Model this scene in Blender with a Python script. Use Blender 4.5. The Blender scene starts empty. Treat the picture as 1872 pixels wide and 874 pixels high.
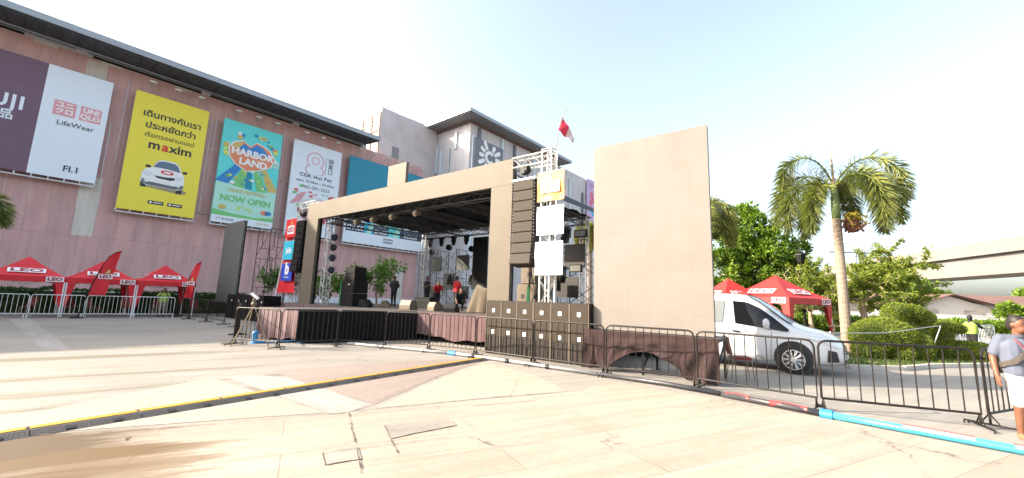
import bpy, bmesh, math, random
from math import sin, cos, radians as R, pi
from mathutils import Vector, Matrix

random.seed(7)
scene = bpy.context.scene
COL = scene.collection
V = Vector

# ------------------------------------------------------------------ camera
cam_data = bpy.data.cameras.new('camera')
cam = bpy.data.objects.new('camera', cam_data)
COL.objects.link(cam)
cam_data.sensor_width = 36.0
cam_data.lens = 744.0 / 1872.0 * 36.0
cam_data.clip_start = 0.05
cam_data.clip_end = 5000
cam.location = (0, 0, 1.62)
cam.rotation_euler = (Matrix.Rotation(R(98.5), 4, 'X') @ Matrix.Rotation(R(1.9), 4, 'Z')).to_euler()
scene.camera = cam

# ------------------------------------------------------------------ sky, sun, exposure
SUN_AZ, SUN_EL = -92.0, 27.5           # compass style, 0 = straight ahead, clockwise
world = bpy.data.worlds.new('World')
scene.world = world
world.use_nodes = True
wn = world.node_tree.nodes
wl = world.node_tree.links
sky = wn.new('ShaderNodeTexSky')
sky.sky_type = 'NISHITA'
sky.sun_disc = False
sky.sun_elevation = R(SUN_EL)
sky.sun_rotation = R(SUN_AZ % 360)
sky.air_density = 1.0
sky.dust_density = 4.5
sky.ozone_density = 1.0
bg = wn['Background'] if 'Background' in wn else wn.new('ShaderNodeBackground')
bg.inputs['Strength'].default_value = 0.128
hz = wn.new('ShaderNodeHueSaturation')      # hazy tropical air: paler than the clear-sky model
hz.inputs['Hue'].default_value = 0.487
hz.inputs['Saturation'].default_value = 0.68
hz.inputs['Value'].default_value = 1.15
wl.new(sky.outputs[0], hz.inputs['Color'])
wl.new(hz.outputs[0], bg.inputs['Color'])

sd = bpy.data.lights.new('sun', 'SUN')
sd.energy = 4.1
sd.angle = R(0.5)
sd.color = (1.0, 0.86, 0.68)
sun = bpy.data.objects.new('sun', sd)
COL.objects.link(sun)
sdir = V((sin(R(SUN_AZ)) * cos(R(SUN_EL)), cos(R(SUN_AZ)) * cos(R(SUN_EL)), sin(R(SUN_EL))))
sun.rotation_euler = sdir.to_track_quat('Z', 'Y').to_euler()
sun.location = sdir * 60

scene.view_settings.view_transform = 'Standard'
scene.view_settings.look = 'None'
scene.view_settings.gamma = 1.0
scene.view_settings.use_curve_mapping = False
scene.view_settings.exposure = 1.8
scene.cycles.max_bounces = 6
scene.cycles.transparent_max_bounces = 8
scene.cycles.use_denoising = True

# ------------------------------------------------------------------ materials
MATS = {}


def pm(name, col, rough=0.6, metal=0.0, var=0.0, vscale=3.0, bump=0.0, bscale=40.0, coat=0.0, spec=0.5, trans=0.0, stretch=None):
    """plain surface with a little uneven colour and relief"""
    if name in MATS:
        return MATS[name]
    m = bpy.data.materials.new(name)
    m.use_nodes = True
    nt = m.node_tree
    b = nt.nodes['Principled BSDF']
    b.inputs['Base Color'].default_value = (*col, 1)
    b.inputs['Roughness'].default_value = rough
    b.inputs['Metallic'].default_value = metal
    b.inputs['Specular IOR Level'].default_value = spec
    if coat:
        b.inputs['Coat Weight'].default_value = coat
        b.inputs['Coat Roughness'].default_value = 0.08
    if trans:
        b.inputs['Transmission Weight'].default_value = trans
    if var or bump:
        tc = nt.nodes.new('ShaderNodeTexCoord')
        src = tc.outputs['Object']
        if stretch:
            mp = nt.nodes.new('ShaderNodeMapping')
            mp.inputs['Scale'].default_value = stretch
            nt.links.new(src, mp.inputs['Vector'])
            src = mp.outputs[0]
    if var:
        n = nt.nodes.new('ShaderNodeTexNoise')
        n.inputs['Scale'].default_value = vscale
        n.inputs['Detail'].default_value = 6
        n.inputs['Roughness'].default_value = 0.65
        nt.links.new(src, n.inputs['Vector'])
        mr = nt.nodes.new('ShaderNodeMapRange')
        mr.inputs['From Min'].default_value = 0.3
        mr.inputs['From Max'].default_value = 0.7
        mr.inputs['To Min'].default_value = 1 - var
        mr.inputs['To Max'].default_value = 1 + var
        nt.links.new(n.outputs['Fac'], mr.inputs['Value'])
        h = nt.nodes.new('ShaderNodeHueSaturation')
        h.inputs['Color'].default_value = (*col, 1)
        nt.links.new(mr.outputs[0], h.inputs['Value'])
        nt.links.new(h.outputs[0], b.inputs['Base Color'])
    if bump:
        n2 = nt.nodes.new('ShaderNodeTexNoise')
        n2.inputs['Scale'].default_value = bscale
        n2.inputs['Detail'].default_value = 4
        nt.links.new(src, n2.inputs['Vector'])
        bp = nt.nodes.new('ShaderNodeBump')
        bp.inputs['Strength'].default_value = bump
        bp.inputs['Distance'].default_value = 0.02
        nt.links.new(n2.outputs['Fac'], bp.inputs['Height'])
        nt.links.new(bp.outputs[0], b.inputs['Normal'])
    MATS[name] = m
    return m


class NT:
    """tiny node helper"""
    def __init__(s, name):
        s.m = bpy.data.materials.new(name)
        s.m.use_nodes = True
        s.t = s.m.node_tree
        s.b = s.t.nodes['Principled BSDF']

    def n(s, typ, **kw):
        nd = s.t.nodes.new(typ)
        for k, v in kw.items():
            setattr(nd, k, v)
        return nd

    def l(s, a, b):
        s.t.links.new(a, b)

    def math(s, op, a, b=None, clamp=False):
        nd = s.n('ShaderNodeMath', operation=op, use_clamp=clamp)
        for i, x in enumerate((a, b)):
            if x is None:
                continue
            if isinstance(x, (int, float)):
                nd.inputs[i].default_value = x
            else:
                s.l(x, nd.inputs[i])
        return nd.outputs[0]

    def mix(s, fac, a, b, blend='MIX'):
        nd = s.n('ShaderNodeMix', data_type='RGBA', blend_type=blend)
        for i, x in ((0, fac), (6, a), (7, b)):
            if isinstance(x, (int, float)):
                nd.inputs[i].default_value = x
            elif isinstance(x, tuple):
                nd.inputs[i].default_value = (*x, 1)
            else:
                s.l(x, nd.inputs[i])
        return nd.outputs[2]

    def noise(s, vec, scale, detail=5, rough=0.6):
        nd = s.n('ShaderNodeTexNoise')
        nd.inputs['Scale'].default_value = scale
        nd.inputs['Detail'].default_value = detail
        nd.inputs['Roughness'].default_value = rough
        s.l(vec, nd.inputs['Vector'])
        return nd.outputs['Fac']

    def ramp(s, v, lo, hi, a=0.0, b=1.0):
        nd = s.n('ShaderNodeMapRange')
        nd.inputs['From Min'].default_value = lo
        nd.inputs['From Max'].default_value = hi
        nd.inputs['To Min'].default_value = a
        nd.inputs['To Max'].default_value = b
        s.l(v, nd.inputs['Value'])
        return nd.outputs[0]

    def coords(s, scale=(1, 1, 1), rotz=0.0):
        tc = s.n('ShaderNodeTexCoord')
        mp = s.n('ShaderNodeMapping')
        mp.inputs['Scale'].default_value = scale
        mp.inputs['Rotation'].default_value = (0, 0, rotz)
        s.l(tc.outputs['Object'], mp.inputs['Vector'])
        return mp.outputs[0]


def paving(name, col1, col2, az, slab=None, streak=0.10, crack=0.5, stain=None, rough=0.75, runs=None):
    k = NT(name)
    rot = -R(90 - az)
    # rotate the plaza so that x runs along the joints
    tc = k.n('ShaderNodeTexCoord')
    vr = k.n('ShaderNodeVectorRotate', rotation_type='Z_AXIS')
    vr.inputs['Angle'].default_value = rot
    k.l(tc.outputs['Object'], vr.inputs['Vector'])
    p = vr.outputs[0]
    mp = k.n('ShaderNodeMapping')
    mp.inputs['Scale'].default_value = (0.22, 2.2, 1)
    k.l(p, mp.inputs['Vector'])
    st = k.noise(mp.outputs[0], 1.6, 7, 0.65)
    big = k.noise(p, 0.35, 4, 0.6)
    fine = k.noise(p, 9, 6, 0.7)
    c = k.mix(k.ramp(st, 0.35, 0.68), col1, col2)
    val = k.math('ADD', k.ramp(big, 0.3, 0.7, 1 - streak, 1 + streak), k.ramp(fine, 0.3, 0.7, -0.09, 0.09))
    h = k.n('ShaderNodeHueSaturation')
    k.l(c, h.inputs['Color'])
    k.l(val, h.inputs['Value'])
    c = h.outputs[0]
    if slab:
        br = k.n('ShaderNodeTexBrick')
        br.inputs['Scale'].default_value = 1.0
        br.inputs['Brick Width'].default_value = slab[0]
        br.inputs['Row Height'].default_value = slab[1]
        br.inputs['Mortar Size'].default_value = 0.0055
        br.inputs['Mortar Smooth'].default_value = 0.3
        br.inputs['Bias'].default_value = 0.0
        br.inputs['Color1'].default_value = (1, 1, 1, 1)
        br.inputs['Color2'].default_value = (0.86, 0.84, 0.83, 1)
        br.inputs['Mortar'].default_value = (0.45, 0.42, 0.39, 1)
        br.offset = 0.37
        wob = k.n('ShaderNodeVectorMath', operation='ADD')
        k.l(p, wob.inputs[0])
        ns = k.n('ShaderNodeTexNoise')
        ns.inputs['Scale'].default_value = 1.2
        k.l(p, ns.inputs['Vector'])
        sc = k.n('ShaderNodeVectorMath', operation='SCALE')
        sc.inputs['Scale'].default_value = 0.05
        k.l(ns.outputs['Color'], sc.inputs[0])
        k.l(sc.outputs[0], wob.inputs[1])
        k.l(wob.outputs[0], br.inputs['Vector'])
        c = k.mix(0.85, c, br.outputs['Color'], 'MULTIPLY')
    if crack:
        vo = k.n('ShaderNodeTexVoronoi', feature='DISTANCE_TO_EDGE')
        vo.inputs['Scale'].default_value = 0.33
        w2 = k.n('ShaderNodeVectorMath', operation='ADD')
        n3 = k.n('ShaderNodeTexNoise')
        n3.inputs['Scale'].default_value = 1.7
        n3.inputs['Detail'].default_value = 6
        k.l(p, n3.inputs['Vector'])
        s3 = k.n('ShaderNodeVectorMath', operation='SCALE')
        s3.inputs['Scale'].default_value = 0.9
        k.l(n3.outputs['Color'], s3.inputs[0])
        k.l(p, w2.inputs[0])
        k.l(s3.outputs[0], w2.inputs[1])
        k.l(w2.outputs[0], vo.inputs['Vector'])
        cr = k.ramp(vo.outputs['Distance'], 0.0, 0.006, 1, 0)
        msk = k.ramp(k.noise(p, 0.5, 2), 0.46, 0.56)
        c = k.mix(k.math('MULTIPLY', k.math('MULTIPLY', cr, msk), crack), c, (0.05, 0.045, 0.04))
        # broken patches of bare grey mortar
        pt = k.ramp(k.noise(p, 1.1, 8, 0.7), 0.66, 0.70)
        c = k.mix(k.math('MULTIPLY', pt, 0.35), c, (0.40, 0.38, 0.36))
    if runs:
        (x, y, r, raz, colr) = runs
        v2 = k.n('ShaderNodeVectorRotate', rotation_type='Z_AXIS')
        v2.inputs['Angle'].default_value = -R(90 - raz)
        k.l(tc.outputs['Object'], v2.inputs['Vector'])
        m2 = k.n('ShaderNodeMapping')
        m2.inputs['Scale'].default_value = (0.10, 1.15, 1)
        k.l(v2.outputs[0], m2.inputs['Vector'])
        rn = k.noise(m2.outputs[0], 1.0, 6, 0.6)
        sub = k.n('ShaderNodeVectorMath', operation='DISTANCE')
        k.l(tc.outputs['Object'], sub.inputs[0])
        sub.inputs[1].default_value = (x, y, 0)
        f = k.math('MULTIPLY', k.ramp(rn, 0.50, 0.62, 0, 0.85), k.ramp(sub.outputs['Value'], r * .7, r, 1, 0))
        c = k.mix(f, c, colr)
    if stain:
        for (x, y, r, colr, amt) in stain:
            sub = k.n('ShaderNodeVectorMath', operation='DISTANCE')
            k.l(tc.outputs['Object'], sub.inputs[0])
            sub.inputs[1].default_value = (x, y, 0)
            d = k.math('ADD', sub.outputs['Value'], k.ramp(st, 0.25, 0.75, -0.9, 0.9))
            f = k.ramp(d, r * 0.55, r, amt, 0)
            c = k.mix(f, c, colr)
    k.l(c, k.b.inputs['Base Color'])
    k.b.inputs['Roughness'].default_value = rough
    bp = k.n('ShaderNodeBump')
    bp.inputs['Strength'].default_value = 0.25
    bp.inputs['Distance'].default_value = 0.01
    k.l(fine, bp.inputs['Height'])
    k.l(bp.outputs[0], k.b.inputs['Normal'])
    return k.m


def facade_mat(name, base, alt, odd, w=1.36, seam=(0.72, 0.66, 0.66)):
    """cladding boards: rows at the given heights, some boards replaced by another colour"""
    k = NT(name)
    p = k.coords()
    sx = k.n('ShaderNodeSeparateXYZ')
    k.l(p, sx.inputs[0])
    row = k.n('ShaderNodeMath', operation='FLOOR')
    k.l(k.math('DIVIDE', k.math('SUBTRACT', sx.outputs['Z'], 0.6), 5.35), row.inputs[0])
    xs = k.math('ADD', k.math('DIVIDE', sx.outputs['X'], w), k.math('MULTIPLY', row.outputs[0], 0.37))
    cell = k.math('FLOOR', xs)
    cb = k.n('ShaderNodeCombineXYZ')
    k.l(cell, cb.inputs[0])
    k.l(row.outputs[0], cb.inputs[1])
    wn_ = k.n('ShaderNodeTexWhiteNoise')
    k.l(cb.outputs[0], wn_.inputs['Vector'])
    rnd = wn_.outputs['Value']
    c = k.mix(rnd, base, alt)
    c = k.mix(k.ramp(rnd, 0.91, 0.911), c, odd)
    h = k.n('ShaderNodeHueSaturation')
    k.l(c, h.inputs['Color'])
    mp = k.coords((0.8, 0.8, 0.12))
    k.l(k.ramp(k.noise(mp, 1.5, 7, 0.65), 0.3, 0.7, 0.80, 1.14), h.inputs['Value'])
    c = h.outputs[0]
    fx = k.math('FRACT', xs)
    ex = k.math('MINIMUM', fx, k.math('SUBTRACT', 1.0, fx))
    fz = k.math('FRACT', k.math('DIVIDE', k.math('SUBTRACT', sx.outputs['Z'], 0.6), 5.35))
    ez = k.math('MULTIPLY', k.math('MINIMUM', fz, k.math('SUBTRACT', 1.0, fz)), 3.9)
    e = k.math('MINIMUM', ex, ez)
    f = k.ramp(e, 0.008, 0.018, 0.6, 0)
    sm = k.math('MULTIPLY', k.ramp(wn_.outputs['Value'], 0.3, 0.5), k.ramp(sx.outputs['Z'], 8.0, 9.0))
    dark = tuple(x * 0.45 for x in base)
    c = k.mix(f, c, k.mix(sm, dark, seam))
    k.l(c, k.b.inputs['Base Color'])
    k.b.inputs['Roughness'].default_value = 0.7
    return k.m


def leaf_mat(name, c1, c2, scale=0.8, rough=0.5, trans=0.35):
    k = NT(name)
    p = k.coords()
    g = k.n('ShaderNodeNewGeometry')
    v = k.math('ADD', k.math('MULTIPLY', g.outputs['Random Per Island'], 0.6), k.math('MULTIPLY', k.noise(p, scale, 3), 0.6))
    c = k.mix(k.ramp(v, 0.25, 0.9), c1, c2)
    k.l(c, k.b.inputs['Base Color'])
    k.b.inputs['Roughness'].default_value = rough
    tr = k.n('ShaderNodeBsdfTranslucent')
    k.l(k.mix(1.0, c, (1.0, 1.25, 0.45), 'MULTIPLY'), tr.inputs['Color'])
    ms = k.n('ShaderNodeMixShader')
    ms.inputs[0].default_value = trans
    k.l(k.b.outputs[0], ms.inputs[1])
    k.l(tr.outputs[0], ms.inputs[2])
    k.l(ms.outputs[0], k.t.nodes['Material Output'].inputs['Surface'])
    return k.m


def led_mat(name, col, step=0.5):
    """LED wall: cabinets with hair-line joints and slightly different tones"""
    k = NT(name)
    p = k.coords()
    sx = k.n('ShaderNodeSeparateXYZ')
    k.l(p, sx.inputs[0])
    fs, cells = [], []
    for ax, s_ in (('X', step), ('Z', step)):
        q = k.math('DIVIDE', sx.outputs[ax], s_)
        fr = k.math('FRACT', q)
        fs.append(k.math('MINIMUM', fr, k.math('SUBTRACT', 1.0, fr)))
        cells.append(k.math('FLOOR', q))
    cb = k.n('ShaderNodeCombineXYZ')
    k.l(cells[0], cb.inputs[0])
    k.l(cells[1], cb.inputs[2])
    wn_ = k.n('ShaderNodeTexWhiteNoise')
    k.l(cb.outputs[0], wn_.inputs['Vector'])
    val = k.math('ADD', k.math('MULTIPLY', wn_.outputs['Value'], 0.045), k.ramp(k.noise(p, 0.9, 8, 0.72), 0.3, 0.7, 0.88, 1.06))
    h = k.n('ShaderNodeHueSaturation')
    h.inputs['Color'].default_value = (*col, 1)
    k.l(val, h.inputs['Value'])
    e = k.math('MINIMUM', fs[0], fs[1])
    c = k.mix(k.math('MULTIPLY', k.ramp(e, 0.004, 0.014, 0.42, 0), k.ramp(k.noise(p, 1.7, 3), 0.40, 0.62)), h.outputs[0], tuple(x * 0.4 for x in col))
    k.l(c, k.b.inputs['Base Color'])
    k.b.inputs['Roughness'].default_value = 0.62
    k.b.inputs['Specular IOR Level'].default_value = 0.3
    return k.m


def cloth_mat(name, col, bands=9.0):
    k = NT(name)
    p = k.coords()
    n = k.noise(p, 2.5, 5)
    h = k.n('ShaderNodeHueSaturation')
    h.inputs['Color'].default_value = (*col, 1)
    k.l(k.ramp(n, 0.3, 0.7, 0.88, 1.1), h.inputs['Value'])
    k.l(h.outputs[0], k.b.inputs['Base Color'])
    k.b.inputs['Roughness'].default_value = 0.9
    k.b.inputs['Specular IOR Level'].default_value = 0.15
    k.b.inputs['Sheen Weight'].default_value = 0.3
    bp = k.n('ShaderNodeBump')
    bp.inputs['Strength'].default_value = 0.35
    bp.inputs['Distance'].default_value = 0.03
    k.l(k.noise(p, bands, 3), bp.inputs['Height'])
    k.l(bp.outputs[0], k.b.inputs['Normal'])
    return k.m


M_concrete = paving('plaza_concrete', (0.262, 0.242, 0.212), (0.205, 0.19, 0.168), 60, None, 0.12, 0.6, runs=(-8.5, 7.5, 5.5, 52, (0.12, 0.105, 0.065)))
M_slab = paving('plaza_slabs', (0.345, 0.3, 0.245), (0.272, 0.227, 0.18), 63, (3.4, 0.62), 0.08, 0.8,
                stain=[(-4.9, 4.25, 1.5, (0.065, 0.036, 0.010), 0.95), (-3.7, 3.9, 0.9, (0.11, 0.065, 0.02), 0.7)])
M_mauve = paving('plaza_mauve', (0.235, 0.19, 0.165), (0.2, 0.16, 0.14), 40, None, 0.08, 0.4)
M_cream = paving('plaza_cream', (0.325, 0.285, 0.228), (0.27, 0.236, 0.19), 52, None, 0.08, 0.5)
M_band = paving('plaza_band', (0.325, 0.305, 0.28), (0.27, 0.255, 0.235), 125, (1.1, 0.4), 0.08, 0.6)
M_patch = paving('plaza_patch', (0.275, 0.25, 0.215), (0.175, 0.16, 0.14), 63, None, 0.2, 0.9)
M_tan = paving('plaza_tan', (0.21, 0.17, 0.11), (0.17, 0.14, 0.095), 64, None, 0.2, 0.3)
M_far = pm('far_ground', (0.20, 0.19, 0.165), 0.9, var=0.3, vscale=0.05)
M_asphalt = pm('asphalt', (0.09, 0.09, 0.09), 0.85, var=0.15, vscale=0.8, bump=0.2, bscale=60)
M_kerb = pm('kerb', (0.45, 0.42, 0.38), 0.8, var=0.15)
M_soil = pm('lawn_soil', (0.12, 0.14, 0.05), 0.95, var=0.3, vscale=1.5)
M_facade = facade_mat('pink_cladding', (0.57, 0.335, 0.315), (0.505, 0.31, 0.30), (0.58, 0.53, 0.48))
M_plinth = pm('white_plinth', (0.62, 0.63, 0.66), 0.7, var=0.08, vscale=0.6)
M_roofgrey = pm('roof_metal', (0.30, 0.33, 0.37), 0.5, 0.2, var=0.15, vscale=0.4, stretch=(0.3, 1, 3))
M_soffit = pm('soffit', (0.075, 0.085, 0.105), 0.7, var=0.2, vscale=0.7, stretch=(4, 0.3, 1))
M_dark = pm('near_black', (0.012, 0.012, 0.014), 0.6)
M_render = pm('cracked_render', (0.54, 0.49, 0.50), 0.85, var=0.13, vscale=0.5, bump=0.1, bscale=8)
M_tower = facade_mat('tower_panels', (0.56, 0.53, 0.53), (0.52, 0.50, 0.51), (0.48, 0.47, 0.49), 2.3, (0.35, 0.34, 0.35))
M_fin = pm('pale_fin', (0.55, 0.62, 0.68), 0.5, var=0.06)
M_steel = pm('galvanised', (0.55, 0.56, 0.58), 0.45, 0.6, var=0.1)
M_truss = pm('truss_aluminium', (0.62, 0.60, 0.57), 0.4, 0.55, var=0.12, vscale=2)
M_truss_shade = pm('truss_in_shade', (0.10, 0.095, 0.09), 0.5, 0.4, var=0.2, vscale=2)  # aluminium darkened: the deep shade under the roof is in its colour
M_sill = pm('dull_lens', (0.16, 0.16, 0.15), 0.3)
M_white = pm('white_paint', (0.80, 0.80, 0.80), 0.5, var=0.04)
M_wbar = pm('white_barrier', (0.72, 0.73, 0.75), 0.45, 0.2, var=0.08)
M_black = pm('black_paint', (0.006, 0.006, 0.006), 0.5, spec=0.25, var=0.2)
M_bbar = pm('worn_black_steel', (0.012, 0.009, 0.008), 0.5, 0.0, spec=0.3, var=0.8, vscale=7)
M_scaf = pm('scaffold_steel', (0.012, 0.012, 0.014), 0.5, 0.4, var=0.3)
M_led = led_mat('led_portal', (0.118, 0.099, 0.074))  # beige is low sun glancing off dark panels, put into the colour
M_ledR = led_mat('led_screen', (0.178, 0.159, 0.141))  # dark panels given the glancing sun's beige as their colour
M_ledG = led_mat('led_screen_grey', (0.10, 0.105, 0.10))
M_skirt = cloth_mat('plum_cloth', (0.105, 0.058, 0.06))
M_drape = cloth_mat('brown_plum_cloth', (0.032, 0.017, 0.016), 12)
M_blackcloth_shade = cloth_mat('black_cloth_and_shade', (0.0015, 0.0015, 0.002))  # liner cloth; also the shade painted on the thrust's sunless side
M_tarp = pm('black_tarp', (0.002, 0.002, 0.003), 0.5, spec=0.2, bump=0.6, bscale=1.5)
M_deck = pm('stage_deck', (0.07, 0.06, 0.055), 0.6, var=0.2, vscale=1.5)
M_tancloth = cloth_mat('tan_cloth', (0.085, 0.066, 0.044), 10)
M_sub = pm('speaker_brown', (0.024, 0.017, 0.010), 0.6, spec=0.3, var=0.35, vscale=6, bump=0.15, bscale=80)
M_grille = pm('speaker_grille', (0.031, 0.022, 0.013), 0.65, spec=0.3, var=0.2, vscale=9, bump=0.3, bscale=160)
M_spk = pm('speaker_black', (0.004, 0.004, 0.0045), 0.5, spec=0.2, var=0.2)
M_spktan = pm('speaker_tan', (0.12, 0.092, 0.062), 0.6, var=0.15)
M_red = pm('red_canopy', (0.62, 0.012, 0.022), 0.6, var=0.06, vscale=1.5, bump=0.1, bscale=6)
M_redsun = pm('sunlit_red_canopy', (0.50, 0.022, 0.018), 0.6, var=0.08, vscale=1.2, bump=0.1, bscale=6)  # canopy red with the sunlight on the right-hand tents in its colour
M_redpr = pm('print_red', (0.65, 0.01, 0.02), 0.5)
M_logowhite = pm('print_white', (0.78, 0.78, 0.78), 0.5)
M_darkred = pm('print_dark_red', (0.30, 0.01, 0.03), 0.5)
M_ink = pm('print_black', (0.02, 0.02, 0.025), 0.5)
M_yellow = pm('ad_yellow', (0.78, 0.66, 0.05), 0.5, var=0.03)
M_purple = pm('ad_purple', (0.15, 0.085, 0.13), 0.6, var=0.08, vscale=0.8)
M_paleblue = pm('ad_pale', (0.70, 0.76, 0.84), 0.5, var=0.02)
M_pink = pm('ad_pink', (0.66, 0.30, 0.34), 0.5)
M_teal = pm('ad_teal', (0.0, 0.22, 0.35), 0.45, var=0.04)
M_aqua = pm('ad_aqua', (0.10, 0.62, 0.62), 0.5, var=0.05)
M_mint = pm('ad_mint', (0.40, 0.70, 0.60), 0.5, var=0.04)
M_green = pm('ad_green', (0.16, 0.50, 0.17), 0.5)
M_orange = pm('ad_orange', (0.68, 0.22, 0.10), 0.5)
M_blue = pm('ad_blue', (0.02, 0.20, 0.52), 0.5)
M_navy = pm('ad_navy', (0.03, 0.055, 0.11), 0.5)
M_gold = pm('ad_gold', (0.55, 0.42, 0.12), 0.5)
M_lime = pm('ad_lime', (0.45, 0.70, 0.18), 0.5)
M_signw = pm('sign_white', (0.62, 0.62, 0.62), 0.5)
M_signor = pm('sign_orange', (0.62, 0.22, 0.03), 0.5, var=0.1, vscale=2)
M_cyan = pm('flag_cyan', (0.02, 0.45, 0.62), 0.6)
M_royal = pm('flag_blue', (0.01, 0.06, 0.50), 0.6)
M_faint = pm('print_faint', (0.42, 0.41, 0.40), 0.5)
M_logogrey = pm('sign_grey', (0.15, 0.15, 0.19), 0.5, var=0.06)
M_van = pm('van_paint', (0.58, 0.60, 0.63), 0.22, 0.0, coat=0.6, spec=0.5)
M_glass = pm('dark_glass', (0.008, 0.009, 0.011), 0.05, 0.0, spec=0.3)
M_screen = pm('windscreen', (0.10, 0.16, 0.22), 0.05, 0.0, spec=1.0)
M_tyre = pm('tyre', (0.018, 0.018, 0.018), 0.8)
M_alloy = pm('alloy', (0.62, 0.62, 0.62), 0.25, 0.8)
M_chrome = pm('chrome', (0.75, 0.75, 0.75), 0.12, 1.0)
M_lamp = pm('headlamp', (0.60, 0.64, 0.66), 0.08, 0.2, coat=1.0)
M_bark = pm('bark', (0.17, 0.12, 0.08), 0.9, var=0.3, vscale=5, bump=0.5, bscale=25)
M_limb = pm('pale_limb', (0.30, 0.22, 0.14), 0.85, var=0.25, vscale=4)
M_leafA = leaf_mat('mango_leaf', (0.045, 0.110, 0.012), (0.200, 0.285, 0.020))
M_leafB = leaf_mat('feathery_leaf', (0.070, 0.120, 0.014), (0.260, 0.290, 0.032))
M_leafC = leaf_mat('stage_tree_leaf', (0.060, 0.130, 0.030), (0.190, 0.280, 0.060))
M_leafT = leaf_mat('topiary_leaf', (0.085, 0.135, 0.012), (0.255, 0.285, 0.028), 1.6)
M_leafH = leaf_mat('hedge_leaf', (0.055, 0.120, 0.010), (0.190, 0.270, 0.022), 1.0)
M_leafD = leaf_mat('shaded_hedge_leaf', (0.018, 0.050, 0.014), (0.060, 0.105, 0.022), 1.0)  # shade behind the tents is put into this darker green
M_frond = leaf_mat('palm_leaf', (0.050, 0.085, 0.030), (0.280, 0.290, 0.080), 1.1, 0.4, 0.25)
M_frondY = leaf_mat('yellowing_palm_leaf', (0.10, 0.11, 0.02), (0.30, 0.25, 0.05), 1.2)
M_grass = leaf_mat('lawn_blade', (0.04, 0.085, 0.015), (0.12, 0.155, 0.03), 1.0)
M_core = pm('foliage_core', (0.045, 0.065, 0.015), 0.95)
M_skin = pm('skin', (0.15, 0.062, 0.034), 0.55, var=0.08)
M_hair = pm('hair', (0.014, 0.011, 0.010), 0.6)
M_polo = pm('grey_blue_polo', (0.085, 0.10, 0.14), 0.85, var=0.12, vscale=6, bump=0.2, bscale=12)
M_shorts = pm('white_shorts', (0.50, 0.48, 0.44), 0.85, var=0.05, bump=0.2, bscale=10)
M_strap = pm('dark_strap', (0.05, 0.042, 0.035), 0.8, bump=0.3, bscale=60)
M_clothk = pm('black_clothes', (0.012, 0.012, 0.015), 0.85, var=0.2)
M_clothr = pm('red_shirt', (0.45, 0.012, 0.018), 0.8, var=0.15, vscale=4)
M_clothg = pm('khaki_trousers', (0.20, 0.17, 0.12), 0.85)
M_vest = pm('hivis_vest', (0.25, 0.38, 0.06), 0.7)
M_pipew = pm('pale_conduit', (0.30, 0.29, 0.285), 0.4, var=0.1)
M_pipeg = pm('dark_conduit', (0.035, 0.035, 0.04), 0.4, var=0.4, vscale=3)
M_pipeb = pm('light_blue_pipe', (0.045, 0.30, 0.42), 0.35, var=0.05)
M_piper = pm('red_tape', (0.50, 0.03, 0.03), 0.5)
M_ramp = pm('rubber', (0.035, 0.033, 0.034), 0.7, bump=0.5, bscale=60, var=0.2)
M_rampy = pm('ramp_lid_yellow', (0.46, 0.25, 0.015), 0.55, var=0.12, vscale=4)
M_maroon = pm('maroon_fabric', (0.20, 0.035, 0.028), 0.8, var=0.1)
M_chairleg = pm('chair_frame', (0.32, 0.25, 0.18), 0.4, 0.5)
M_house = pm('house_wall', (0.50, 0.47, 0.43), 0.85, var=0.06)
M_tin = pm('rusty_tin', (0.15, 0.085, 0.068), 0.7, var=0.25, vscale=0.5, stretch=(1, 5, 1))
M_bridge = pm('bridge_concrete', (0.175, 0.16, 0.14), 0.85, var=0.1, vscale=0.15)
M_palmtrunk = pm('palm_trunk', (0.24, 0.185, 0.14), 0.85, var=0.15, vscale=3, stretch=(1, 1, 6))
M_shaft = pm('crownshaft', (0.16, 0.22, 0.08), 0.5, var=0.15)
M_fruit = pm('palm_fruit', (0.13, 0.045, 0.02), 0.5, var=0.3)
M_fruity = pm('palm_flower', (0.42, 0.33, 0.04), 0.6, var=0.2)
M_bluetape = pm('blue_cover', (0.02, 0.22, 0.50), 0.5)
M_greenstrap = pm('green_strap', (0.06, 0.45, 0.15), 0.6)

# ------------------------------------------------------------------ mesh helpers


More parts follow.
